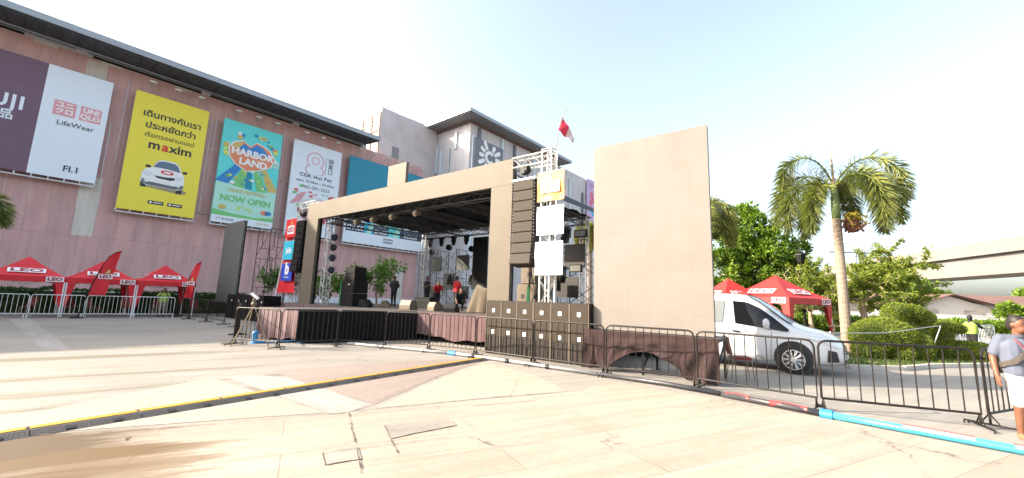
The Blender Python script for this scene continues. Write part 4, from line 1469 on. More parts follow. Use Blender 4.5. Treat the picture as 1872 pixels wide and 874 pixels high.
for (a, b, z, w, hh, lab) in [(-12.3, 8.95, 3.4, 0.95, 1.0, 'small square LED screen high on the back scaffold, left one'),
                              (-9.75, 8.95, 3.45, 1.05, 1.0, 'small square LED screen high on the back scaffold, right one'),
                              (-11.0, 8.95, 2.15, 0.95, 1.1, 'small square LED screen low in the middle of back scaffold'),
                              (-9.5, 8.9, 1.55, 0.75, 0.85, 'small square LED screen low on the right of back scaffold'),
                              (-12.4, 8.9, 1.45, 0.75, 0.9, 'small square LED screen lowest left by the dark clothed man')]:
    t = thing('video_screen', lab, 'led screen', S(a, b, z), ST_RZ, 'small LED screens at the back of the stage')
    MB().bb(-w / 2, w / 2, 0, 0.08, 0, hh).build('screen', M_ledG, t)
    MB().bb(-w / 2 + .05, w / 2 - .05, 0.082, 0.16, 0.05, hh - 0.05).build('rear_casing', M_black, t)
t = thing('video_screen', 'tall black LED screen hanging at the rear right inside the stage', 'led screen', S(-7.9, 8.6, 2.2), ST_RZ)
MB().bb(-0.65, 0.55, 0, 0.1, 0, 3.3).build('screen', M_black, t)
MB().bb(-0.5, 0.4, 0.102, 0.2, 0.1, 3.2).build('rear_casing', M_black, t)
for (a, b, z, w, hh, lab) in [(1.40, 3.6, 3.02, 0.9, 0.85, 'dark square LED screen right of the white signs'), (1.15, 3.5, 1.78, 0.95, 0.8, 'dark square LED screen just above the bass stack'),
                              (0.55, 3.4, 2.1, 0.4, 1.0, 'narrow dark LED screen behind the right truss tower')]:
    t = thing('video_screen', lab, 'led screen', S(a, b, z), ST_RZ, 'dark LED screens behind the right tower')
    MB().bb(-w / 2, w / 2, 0, 0.08, 0, hh).build('screen', pm('screen_dark', (0.035, 0.032, 0.03), 0.6), t)
    MB().bb(-w / 2 + .05, w / 2 - .05, 0.082, 0.16, 0.05, hh - 0.05).build('rear_casing', M_black, t)


# lights
def moving_head(label, loc, group, down=True):
    t = thing('moving_head_light', label, 'stage light', loc, ST_RZ, group)
    s_ = -1 if down else 1
    MB().bb(-0.15, 0.15, -0.15, 0.15, min(0, s_ * .12), max(0, s_ * .12)).build('base', M_black, t, bevel=0.01)
    mb = MB()
    for x in (-0.17, 0.13):
        mb.bb(x, x + 0.04, -0.06, 0.06, min(s_ * .12, s_ * .42), max(s_ * .12, s_ * .42))
    mb.build('yoke', M_black, t)
    pr = [(0.10, 0.14), (0.125, 0.2), (0.125, 0.45), (0.10, 0.58), (0.09, 0.6)]
    hd = MB().lathe([(r, s_ * z) for r, z in pr], (0, 0, 0), 12).build('head', M_black, t)
    MB().lathe([(0.085, s_ * 0.601), (0.08, s_ * 0.61)], (0, 0, 0), 12).build('lens', M_glass, hd)
    return t


def par(label, loc, group, az=0, tilt=-20, r=0.13, mat=None):
    t = thing('par_light', label, 'stage light', loc, ST_RZ + az, group)
    m_ = Matrix.Rotation(R(tilt), 3, 'X')
    mb = MB().lathe([(r * .7, 0.14), (r * .85, 0.1), (r, -0.02), (r, -0.16)], (0, 0, 0), 12, 'y')
    mb.v = [tuple(m_ @ V(q)) for q in mb.v]
    hd = mb.build('can', mat or M_black, t)
    mb = MB().lathe([(r * .92, -0.161), (r * .9, -0.165)], (0, 0, 0), 12, 'y')
    mb.v = [tuple(m_ @ V(q)) for q in mb.v]
    mb.build('lens', M_glass, hd)
    MB().tube([(-r - .02, 0, 0), (-r - .02, 0, 0.2), (r + .02, 0, 0.2), (r + .02, 0, 0)], 0.012, 5).build('bracket', M_scaf, t)
    return t


for i, a in enumerate((-11.95, -10.85, -9.72, -8.6)):
    moving_head(['leftmost', 'second from left', 'third from left', 'rightmost'][i] + ' of four black moving heads under the rear stage truss', S(a, 8.0, 5.58), 'moving head lights on the rear truss')
for i, (a, z) in enumerate(((-9.7, 5.42), (-8.3, 5.42), (-6.8, 5.42), (-5.1, 5.42))):
    par(['leftmost', 'second from left', 'third from left', 'rightmost'][i] + ' of four small tan spotlights under the portal beam', S(a, 1.0, z - 0.14), 'spotlights under the portal beam', 180, -30, 0.14, M_spktan)
for i, z in enumerate((4.65, 4.1, 3.53, 2.87)):
    par(['top', 'second from top', 'third from top', 'bottom'][i] + ' black spotlight clamped to the left front tower', S(-12.05, 1.2, z), 'spotlights on the left front tower', 60, -15, 0.17)
for i, (a, b, z) in enumerate(((-12.7, 8.9, 4.75), (-11.0, 8.9, 5.0), (-8.9, 8.9, 4.8))):
    par(['left', 'middle', 'right'][i] + ' spotlight on top of the back scaffold', S(a, b, z), 'spotlights on the back scaffold', 0, -10, 0.2, M_spktan if i == 0 else M_black)
moving_head('black moving head hanging right of the white signs', S(1.1, 3.5, 4.55), 'moving heads behind the right tower')
moving_head('black moving head above the lowest right LED screen', S(0.9, 3.5, 3.0), 'moving heads behind the right tower')
par('small black spotlight between the two white signs', S(2.45, 1.0, 3.62), 'spotlights at the right tower', 20, -10, 0.11)
for i, (a, b, z) in enumerate(((1.75, 3.4, 4.1), (1.55, 3.4, 2.75))):
    t = thing('flood_light', ('upper' if i == 0 else 'lower') + ' rectangular flood light on the right rear scaffold', 'stage light', S(a, b, z), ST_RZ, 'flood lights on the right rear scaffold')
    MB().bb(-0.26, 0.26, 0, 0.12, 0, 0.3).build('housing', M_black, t, bevel=0.01)
    MB().bb(-0.22, 0.22, -0.01, 0.002, 0.04, 0.26).build('lens', M_sill, t)
    MB().tube([(-.28, .06, .15), (-.28, .06, -.1), (.28, .06, -.1), (.28, .06, .15)], 0.012, 5).build('bracket', M_scaf, t)
for i, a in enumerate((-11.9, -10.6, -9.3, -8.7)):
    moving_head('black moving head standing low on the back scaffold, ' + ORD[i], S(a, 8.7, 2.5 if i % 2 else 1.5), 'moving heads low on the back scaffold', False)

# sub stack on the stage left
t = thing('speaker_stack', 'black side-fill loudspeaker stack standing on the left of the stage', 'loudspeaker', S(-9.4, 0.6, DECK), ST_RZ)
MB().bb(-0.62, 0.58, 0, 0.8, 0, 0.62).build('lower_box', M_spk, t, bevel=0.02)
MB().bb(-0.62, 0.58, 0.01, 0.79, 0.63, 1.2).build('lower_box', M_spk, t, bevel=0.02)
MB().bb(-0.38, 0.5, 0.05, 0.7, 1.21, 1.55).build('upper_box', M_spk, t, bevel=0.02)
MB().bb(-0.34, 0.46, 0.07, 0.7, 1.56, 1.9).build('upper_box', M_spk, t, bevel=0.02)
MB().tube([(-0.5, -0.02, 0), (-0.5, -0.02, 1.2)], 0.015, 5).build('strap', M_greenstrap, t)
MB().bb(0.1, 0.25, -0.01, 0.005, 1.02, 1.08).build('handle', M_steel, t)


def wedge(label, a, b, rz, mat, s=1.0):
    t = thing('floor_monitor', label, 'loudspeaker', S(a, b, DECK + 0.002), ST_RZ + rz, 'floor monitors along the stage front')
    w = 0.62 * s
    pr = [(0, 0), (0, 0.16 * s), (0.26 * s, 0.42 * s), (0.46 * s, 0.42 * s), (0.56 * s, 0.2 * s), (0.56 * s, 0)]
    MB().prism([(-w / 2, y, z) for y, z in pr], (w, 0, 0)).build('cabinet', mat, t, bevel=0.012)
    MB().prism([(-w / 2 + 0.04, 0.012 * s, 0.19 * s), (-w / 2 + 0.04, 0.235 * s, 0.413 * s), (-w / 2 + 0.04, 0.215 * s, 0.428 * s), (-w / 2 + 0.04, -0.008 * s, 0.205 * s)], (w - 0.08, 0, 0)).build('grille', M_black, t)
    return t


wedge('black wedge monitor facing the empty stage left of the tan ones', -7.5, 0.7, 120, M_spk, .85)
wedge('tan wedge monitor beside the man in black', -6.7, 1.2, 140, M_spktan, .8)
wedge('larger tan wedge monitor in front of the rear left truss tower', -5.15, 1.2, 190, M_spktan, .95)
wedge('pale wedge monitor in front of the crouching person', -3.75, 1.5, 170, M_spktan, .85)
wedge('black wedge monitor right of the crouching person', -2.75, 1.3, 200, M_spk, .8)
t = thing('equipment_case', 'low black flight case behind the larger tan monitor', 'case', S(-6.2, 2.6, DECK), ST_RZ)
MB().bb(-0.55, 0.55, 0, 0.6, 0, 0.55).build('body', M_spk, t, bevel=0.015)
MB().bb(-0.56, 0.56, -0.01, 0.61, 0.36, 0.40).build('band', M_scaf, t)
# covered instrument under tan cloth
t = thing('covered_equipment', 'equipment heaped under a tan cloth at the right portal pillar', 'covered equipment', S(-2.0, 2.5, DECK), ST_RZ)
vs, fs = [], []
nr, na = 14, 40
for i in range(nr + 1):
    f = i / nr
    for k2 in range(na):
        a = 2 * pi * k2 / na
        rad = 0.44 + 0.30 * f ** 0.8 + 0.09 * f * sin(a * 9 + 1.5 * sin(a * 3)) + 0.05 * f * sin(a * 5)
        vs.append((rad * cos(a) * 1.15, rad * sin(a), 1.05 - 1.03 * f + 0.12 * sin(a * 2 + 1) * (1 - f)))
for i in range(nr):
    for k2 in range(na):
        k3 = (k2 + 1) % na
        fs.append((i * na + k2, i * na + k3, (i + 1) * na + k3, (i + 1) * na + k2))
fs.append(tuple(range(na)))
MB().add(vs, fs).build('cloth', M_tancloth, t, smooth=True)

# ------------------------------------------------------------------ barriers
def barrier_proto(mat, tfoot):
    t = thing('crowd_barrier', '', 'barrier')
    L, H, z0 = 2.0, 1.12, 0.2
    rc = 0.12
    pts = [(-L / 2, 0, z0)]
    pts += [(-L / 2, 0, H - rc)] + [(-L / 2 + rc * (1 - cos(R(a))), 0, H - rc + rc * sin(R(a))) for a in (30, 60, 90)]
    pts += [(L / 2 - rc * (1 - cos(R(a))), 0, H - rc + rc * sin(R(a))) for a in (90, 60, 30)] + [(L / 2, 0, H - rc), (L / 2, 0, z0)]
    MB().tube(pts + [pts[0]], 0.019, 8).build('frame', mat, t)
    mb = MB()
    n = 11
    for i in range(1, n):
        x = -L / 2 + L * i / n
        mb.tube([(x, 0, z0), (x, 0, H)], 0.0095, 6)
    mb.build('infill', mat, t)
    for x in (-L / 2 + 0.02, L / 2 - 0.02):
        mb = MB()
        if tfoot:
            mb.tube([(x, 0, z0), (x, 0, 0.05)], 0.016, 6)
            mb.tube([(x, -0.28, 0.0), (x, -0.28, 0.045), (x, 0.28, 0.045), (x, 0.28, 0.0)], 0.014, 6)
            mb.tube([(x, -0.1, 0.05), (x, 0, 0.2)], 0.010, 5)
            mb.tube([(x, 0.1, 0.05), (x, 0, 0.2)], 0.010, 5)
        else:
            mb.tube([(x, -0.25, 0.0), (x, -0.22, 0.13), (x, -0.14, 0.19), (x, 0, 0.2), (x, 0.14, 0.19), (x, 0.22, 0.13), (x, 0.25, 0.0)], 0.016, 6)
        mb.build('foot', mat, t)
    return t


PB = barrier_proto(M_bbar, True)
PW = barrier_proto(M_wbar, False)
used = {}


def put_barrier(proto, p, q, label, group, scale_z=1.0):
    key = proto.name
    o = proto if key not in used else copy_tree(proto)
    used[key] = 1
    p, q = V((*p, 0)), V((*q, 0))
    d = q - p
    o.location = (p + q) / 2
    o.rotation_euler = (0, 0, math.atan2(d.y, d.x))
    o.scale = (d.length / 2.06, 1, scale_z)
    tag(o, label, 'barrier', group)
    return o


BP = [(-8.3, 12.6), (-6.62, 12.05), (-5.35, 13.05), (-3.88, 13.1), (-2.4, 12.6), (-0.93, 11.8), (0.63, 10.6), (2.19, 9.48), (3.76, 8.4), (5.12, 6.95), (6.95, 6.2)]
BL = ['black crowd barrier at the far left end with the tripod before it', 'black crowd barrier before the corner of the stage thrust',
      'black crowd barrier before the left half of the thrust shaded side', 'black crowd barrier before the right part of the shaded thrust side',
      'black crowd barrier in front of the plum skirt left half', 'black crowd barrier where the plum skirt meets the bass stack',
      'black crowd barrier in front of the bass stack right half', 'black crowd barrier in front of the draped screen platform',
      'black crowd barrier in front of the maroon chair and van door', 'wide black crowd barrier between the van nose and the walking man']
for i in range(10):
    put_barrier(PB, BP[i], BP[i + 1], BL[i], 'black crowd barriers across the plaza')
put_barrier(PB, (7.05, 6.24), (8.85, 7.0), 'black crowd barrier running back behind the walking man', 'black crowd barriers across the plaza')
put_barrier(PB, (-8.35, 12.7), (-9.9, 15.3), 'black crowd barrier running back from the left end towards the thrust', 'black crowd barriers across the plaza')
put_barrier(PB, (-10.0, 15.4), (-12.2, 18.6), 'black crowd barrier beside the far black bass speakers', 'black crowd barriers across the plaza')
FB = [(-19.2, 23.8), (-17.2, 22.3), (-15.3, 21.0), (-13.4, 19.6)]
for i in range(3):
    put_barrier(PB, FB[i], FB[i + 1], ['black crowd barrier right behind the last white barrier', 'black crowd barrier before the grey LED screen base', 'black crowd barrier right of the grey LED screen base'][i], 'black crowd barriers across the plaza')
WP = [(-26.6, 17.8), (-24.95, 19.0), (-23.3, 20.1), (-21.7, 21.2), (-20.2, 22.3), (-19.0, 23.5)]
WL = ['white crowd barrier at the far left edge', 'white crowd barrier, second from the left edge', 'white crowd barrier under the first feather flag',
      'white crowd barrier before the middle red tent', 'white crowd barrier with the guard in yellow vest behind it']
for i in range(5):
    put_barrier(PW, WP[i], WP[i + 1], WL[i], 'white crowd barriers before the red tents')
RB = [(20.4, 19.6), (22.2, 20.4), (24.0, 21.2), (25.8, 22.0)]
for i in range(3):
    put_barrier(PW, RB[i], RB[i + 1], 'white crowd barrier along the far right hedge, ' + ['left one', 'middle one', 'right one'][i], 'white crowd barriers by the right hedge')


# ------------------------------------------------------------------ tents
def tent(label, loc, rz, size, eave, peak, group, mat=None, legs='drape'):
    mat = mat or M_red
    t = thing('canopy_tent', label, 'tent', loc, rz, group)
    s_ = size / 2
    vs, fs = [], []
    n = 10
    # four sagging roof slopes
    for k2 in range(4):
        c0 = V([(-s_, -s_), (s_, -s_), (s_, s_), (-s_, s_)][k2]).to_3d()
        c1 = V([(s_, -s_), (s_, s_), (-s_, s_), (-s_, -s_)][k2]).to_3d()
        base = len(vs)
        for i in range(n + 1):
            f = i / n
            a, b = c0 * (1 - f), c1 * (1 - f)
            z = eave + (peak - eave) * (f ** 1.18)
            for j in range(n + 1):
                g2 = j / n
                q = a.lerp(b, g2)
                sag = 0.06 * sin(pi * g2) * sin(pi * min(1, f * 1.3)) * (1 - f)
                vs.append((q.x, q.y, z - sag))
        for i in range(n):
            for j in range(n):
                q = base + i * (n + 1) + j
                fs.append((q, q + 1, q + n + 2, q + n + 1))
        # valance
        base = len(vs)
        for j in range(n + 1):
            q = c0.lerp(c1, j / n)
            vs.append((q.x * 1.004, q.y * 1.004, eave))
            vs.append((q.x * 1.008, q.y * 1.008, eave - 0.27 - 0.015 * (j % 2)))
        for j in range(n):
            q = base + 2 * j
            fs.append((q, q + 1, q + 3, q + 2))
    roof_ = MB().add(vs, fs).build('canopy', mat, t, smooth=False)
    for (x, y) in ((-s_, -s_), (s_, -s_), (s_, s_), (-s_, s_)):
        lg = MB().bb(x * 0.985 - 0.025, x * 0.985 + 0.025, y * .985 - 0.025, y * .985 + 0.025, 0, eave).build('leg', M_white, t)
        sx, sy = (1 if x > 0 else -1), (1 if y > 0 else -1)
        mb = MB()
        for (dx, dy) in ((-sx, 0), (0, -sy)):
            mb.add([(x * 1.003, y * 1.003, eave - .26), (x * 1.003 + dx * 0.36, y * 1.003 + dy * 0.36, eave - .26), (x + dx * 0.09, y + dy * 0.09, 0.5), (x, y, 0.5)], [(0, 1, 2, 3)])
        mb.build('leg_cover', mat, lg)
    mb = MB()
    for (x, y, x2, y2) in ((-s_, -s_, s_, -s_), (s_, -s_, s_, s_), (s_, s_, -s_, s_), (-s_, s_, -s_, -s_)):
        p, q = V((x * .97, y * .97, eave - .05)), V((x2 * .97, y2 * .97, eave - 0.05))
        m_ = p.lerp(q, 0.5)
        mb.tube([p, m_ - V((0, 0, .35)), q], 0.014, 4)
        mb.tube([p - V((0, 0, .35)), m_, q - V((0, 0, .35))], 0.014, 4)
    mb.build('scissor_frame', M_steel, t)
    # logo panels on two slopes and the valance
    for k2, rot in ((0, 0), (1, 90), (3, -90)):
        f = 0.30
        th = math.atan2((peak - eave) * 1.05, s_)
        m4 = Matrix.Rotation(R(rot), 4, 'Z')
        zc = eave + (peak - eave) * (f ** 1.18) + 0.028
        base = m4 @ V((0, -s_ * (1 - f), zc))
        e = bpy.data.objects.new('logo_panel', None)
        bm_ = MB().box((0, 0, 0), (1.25, 0.36, 0.008))
        o = bm_.build('logo_panel', M_logowhite, roof_)
        bpy.data.objects.remove(e)
        th = math.atan2((peak - eave) * 1.18 * f ** 0.18, s_)
        o.rotation_euler = (th, 0, R(rot))
        o.location = base
        text(o, 'LEO', 0, 0, 0.008, 0.36, M_darkred, 0.012, rot=(0, 0, 0), sx=1.7, extr=0.003)
        base2 = m4 @ V((s_ * 0.72, -s_ * 1.022, eave - 0.13))
        o2 = MB().box((0, 0, 0), (0.62, 0.006, 0.25)).build('logo_panel', M_logowhite, roof_)
        o2.rotation_euler = (0, 0, R(rot))
        o2.location = base2
        text(o2, 'LEO', 0, -0.008, 0, 0.22, M_darkred, 0.01, sx=1.3, extr=0.003)
    return t


TD = V((0.643, 0.766, 0))
T0 = V((-22.75, 21.05, 0))
for i in range(3):
    ctr = T0 + TD * (2.72 * i - 1.36) + V((-0.766, 0.643, 0)) * 1.4
    tent(['red canopy tent at the far left edge of the plaza', 'middle red canopy tent behind the first feather flag', 'red canopy tent nearest the grey LED screen'][i], ctr, 50, 2.68, 2.02, 3.02, 'red canopy tents on the left')
tent('large red canopy tent right behind the white van', (12.6, 19.4, 0), 24, 3.0, 2.12, 3.2, 'red canopy tents on the right', M_redsun)
tent('orange-red canopy tent mostly hidden behind the LED screen edge', (13.6, 25.5, 0), 10, 3.0, 2.15, 3.4, 'red canopy tents on the right', M_redsun)


# feather flags
def feather(label, loc, rz, k_):
    t = thing('feather_flag', label, 'flag', loc, rz, 'red feather flags')
    key = [(-0.22, 0), (0.0, 1.15), (0.10, 1.7), (0.24, 2.25), (0.38, 2.75), (0.54, 3.15), (0.72, 3.38), (0.98, 3.52)]
    pts = []
    for (x0, z0), (x1, z1) in zip(key, key[1:]):
        for i in range(4):
            pts.append(V((x0 + (x1 - x0) * i / 4, 0, z0 + (z1 - z0) * i / 4)) * k_)
    pts.append(V((key[-1][0], 0, key[-1][1])) * k_)
    MB().tube(pts, 0.02, 6, radii=[0.03 - 0.018 * i / len(pts) for i in range(len(pts))]).build('pole', M_black, t)
    vs, fs = [], []
    for p in pts:
        if p.z < 1.14 * k_:
            continue
        f = (p.z / k_ - 1.15) / 2.37
        xe = max(p.x + 0.01, (0.66 + 0.33 * f) * k_)
        for j in range(6):
            g2 = j / 5
            vs.append((p.x + 0.02 + (xe - p.x - 0.02) * g2, 0.05 * sin(g2 * 4 + f * 5), p.z + 0.03 * g2))
    m = len(vs) // 6
    for i in range(m - 1):
        for j in range(5):
            q = i * 6 + j
            fs.append((q, q + 1, q + 7, q + 6))
    MB().add(vs, fs).build('sail', M_red, t, smooth=True)
    MB().bb(0.27 * k_, 0.80 * k_, -0.075, -0.065, 2.0 * k_, 2.25 * k_).build('logo_panel', M_logowhite, t)
    text(t, 'LEO', 0.535 * k_, -0.08, 2.125 * k_, 0.24 * k_, M_darkred, 0.012, extr=0.003)
    flat(t, 'flame_mark', M_gold, [(0.5 * k_, 2.28 * k_), (0.66 * k_, 2.28 * k_), (0.7 * k_, 2.42 * k_), (0.62 * k_, 2.5 * k_)], -0.08)
    MB().bb(-0.25 - .22, 0.25 - .22, -0.2, 0.2, 0, 0.05).build('base', M_black, t)
    return t


feather('big red feather flag in front of the middle tent', (-21.45, 20.95, 0), 46, 1.0)
feather('slimmer red feather flag between the last tent and grey screen', (-19.75, 24.9, 0), -8, 0.93)

# ------------------------------------------------------------------ foliage helpers


def leaf(mb, p, d, L, W, up=None):
    """one folded leaf: two triangles pairs"""
    d = d.normalized()
    s_ = d.cross(up or V((random.uniform(-1, 1), random.uniform(-1, 1), random.uniform(-1, 1))))
    if s_.length < 1e-4:
        s_ = d.orthogonal()
    s_.normalize()
    n = d.cross(s_)
    m = p + d * (L * 0.5)
    mb.add([p, m + s_ * W / 2 + n * W * .15, p + d * L - n * L * .1, m - s_ * W / 2 + n * W * .15], [(0, 1, 2, 3)])


def rv(rr):
    while True:
        v = V((rr.uniform(-1, 1), rr.uniform(-1, 1), rr.uniform(-1, 1)))
        if 0.05 < v.length < 1:
            return v


def tree(name, label, cat, loc, h, trunk_r, first, levels, spread, leafL, leafW, nleaf, lmat, bmat, seed, group=None, flat_=0.0, clump=0.55, ratio=0.72, lean=(0, 0)):
    rr = random.Random(seed)
    t = thing(name, label, cat, loc, 0, group)
    tips = []
    tb = MB()

    def grow(p, d, L, r, lev):
        pts = [p]
        q = p
        dd = d.copy()
        n = 4
        for i in range(n):
            dd = (dd + rv(rr) * 0.22 + V((0, 0, 0.06))).normalized()
            q = q + dd * (L / n)
            pts.append(q)
            if lev >= 2:
                tips.append((q.copy(), dd.copy(), lev))
        tb.tube(pts, r, 6 if lev < 2 else 4, True, radii=[r * (1 - 0.42 * i / n) for i in range(n + 1)])
        if lev < levels:
            k2 = rr.choice((3, 4)) if lev == 0 else rr.choice((2, 3, 3))
            ph = rr.uniform(0, 6.28)
            for i in range(k2):
                a = ph + 2 * pi * i / k2 + rr.uniform(-.4, .4)
                ax = dd.orthogonal()
                ax.rotate(Matrix.Rotation(a, 3, dd))
                nd = (dd * (1 - spread * .55) + ax * spread).normalized()
                nd.z = nd.z * (1 - flat_) + 0.05
                grow(pts[-1] if i else pts[-1], nd.normalized(), L * ratio * rr.uniform(.8, 1.15), r * 0.55, lev + 1)
                if lev >= 1 and rr.random() < .6:
                    nd2 = (dd * .5 - ax * spread).normalized()
                    nd2.z = nd2.z * (1 - flat_) + 0.05
                    grow(pts[2], nd2.normalized(), L * ratio * .7, r * 0.4, lev + 1)
    tb_d = V((lean[0], lean[1], 1)).normalized()
    grow(V((0, 0, 0)), tb_d, first, trunk_r, 0)
    tb.build('trunk', bmat, t, smooth=True)
    mb = MB()
    for i in range(nleaf):
        p, d, lev = rr.choice(tips)
        q = p + rv(rr) * clump * rr.uniform(.2, 1)
        dd = (rv(rr) + d * 0.6 + V((0, 0, -0.25)))
        s_ = rr.uniform(.7, 1.25)
        leaf(mb, q, dd, leafL * s_, leafW * s_)
    mb.build('crown', lmat, t)
    return t


def blob_tree(name, label, cat, loc, ctrs, trunk_h, trunk_r, leafL, leafW, nleaf, lmat, bmat, seed, group=None, shell=0.6):
    """full crown made of overlapping leafy boughs"""
    rr = random.Random(seed)
    t = thing(name, label, cat, loc, 0, group)
    tb = MB()
    tb.tube([(0, 0, 0), (0.1, 0, trunk_h * .5), (0, 0.1, trunk_h)], trunk_r, 8, radii=[trunk_r, trunk_r * .8, trunk_r * .7])
    for (c, r) in ctrs:
        tb.tube([(0, 0.1, trunk_h * .8), V((0, 0, trunk_h)).lerp(V(c), .5) + V((0, 0, -.2)), c], trunk_r * .35, 5, radii=[trunk_r * .45, trunk_r * .3, trunk_r * .12])
    tb.build('trunk', bmat, t, smooth=True)
    mb = MB()
    tot = sum(r ** 2 for c, r in ctrs)
    for (c, r) in ctrs:
        c = V(c)
        # boughs: tufts of leaves radiating from points near the surface of the bough
        nt = max(6, int(26 * r ** 1.6))
        per = int(nleaf * r ** 2 / tot / nt)
        for i in range(nt):
            u = rv(rr).normalized()
            q = c + u * r * rr.uniform(shell, 1.08)
            for j in range(per):
                d = (rv(rr) + u * .9 + V((0, 0, -.15)))
                s_ = rr.uniform(.7, 1.3)
                leaf(mb, q + rv(rr) * 0.22 * r, d, leafL * s_, leafW * s_)
    mb.build('crown', lmat, t)
    return t


# trees behind the stage (left)
tree('young_tree', 'leafy young tree seen through the stage opening', 'tree', S(-20.0, 9.8), 5.5, 0.10, 2.35, 3, 0.85, 0.34, 0.17, 1500, M_leafC, M_bark, 11, 'young trees before the mall', 0.05, 0.5)
tree('young_tree', 'young tree right of the scaffold, behind the red sail', 'tree', S(-25.3, 4.8), 5, 0.09, 1.9, 3, 0.8, 0.32, 0.16, 1200, M_leafC, M_bark, 12, 'young trees before the mall', 0.1, 0.4)
tree('young_tree', 'young tree glimpsed right of the left portal pillar', 'tree', S(-23.2, 7.6), 5, 0.09, 1.6, 3, 0.8, 0.32, 0.16, 1000, M_leafC, M_bark, 13, 'young trees before the mall', 0.1, 0.4)
# trees on the right
ctr = [((-1.8, 0, 6.0), 1.9), ((0.4, .3, 6.9), 1.9), ((2.2, 0, 5.4), 1.7), ((-2.6, -.5, 4.0), 1.7), ((0.3, -.8, 4.9), 1.9), ((2.6, -.4, 3.9), 1.5), ((1.1, 0.8, 8.0), 0.9), ((-0.6, 0.2, 8.1), 1.1), ((-0.5, -1, 3.2), 1.5), ((3.3, 0, 4.6), .9), ((-3.2, 0, 2.8), 1.2), ((1.6, -0.6, 2.8), 1.2)]
blob_tree('mango_tree', 'dense bright green broadleaf tree right of the beige LED screen', 'tree', (17.3, 29.5, 0), ctr, 3.0, 0.28, 0.30, 0.14, 24000, M_leafA, M_bark, 21)
tree('spreading_tree', 'wide feathery tree with bare pale limbs behind the palm trunk', 'tree', (21.0, 24.3, 0), 5.3, 0.22, 2.2, 4, 0.88, 0.20, 0.07, 28000, M_leafB, M_limb, 33, None, 0.06, 0.24, 0.84)
tree('spreading_tree', 'lower tangle of pale branches between tent and palm', 'tree', (18.3, 25.0, 0), 4, 0.16, 1.6, 4, 0.95, 0.17, 0.06, 9000, M_leafB, M_limb, 35, None, 0.1, 0.26, 0.8)
ctr = [((0, 0, 4.0), 2.6), ((3.5, 0, 4.3), 2.4), ((-3.0, 0, 3.4), 2.2), ((6.5, 0, 3.3), 2.0), ((1.5, 1, 5.6), 1.7)]
blob_tree('background_tree', 'rounded distant tree under the concrete overpass', 'tree', (62, 66, 0), ctr, 2.5, 0.35, 0.8, 0.5, 3500, M_leafH, M_bark, 41)
ctr = [((0, 0, 3.0), 1.5), ((1.5, 0, 2.6), 1.3), ((-1.4, 0, 2.4), 1.2)]
blob_tree('background_tree', 'small distant tree behind the house roof at right', 'tree', (82, 64, 0), [((c[0] * 1, c[1], c[2] * 1.6), r) for c, r in ctr], 2.5, 0.2, 0.7, 0.4, 1200, M_leafH, M_bark, 42)
blob_tree('shrub', 'leafy shrub growing in front of the tin roofed house', 'shrub', (51.5, 42.5, 0), [((0, 0, 2.1), 0.8), ((0.9, 0, 1.9), 0.7), ((2.2, 0, 1.6), 0.8)], 1.0, 0.06, 0.45, 0.22, 900, M_leafH, M_bark, 43)
ctr = [((0, 0, 2.6), 1.4), ((2.2, 0, 2.8), 1.6), ((-2.2, 0, 2.3), 1.3), ((4.4, .5, 2.5), 1.4), ((-4.2, .5, 2.2), 1.2)]
blob_tree('background_tree', 'low dark green tree mass behind the red tents on the right', 'tree', (21, 36, 0), ctr, 1.5, 0.2, 0.5, 0.25, 4000, M_leafA, M_bark, 44)


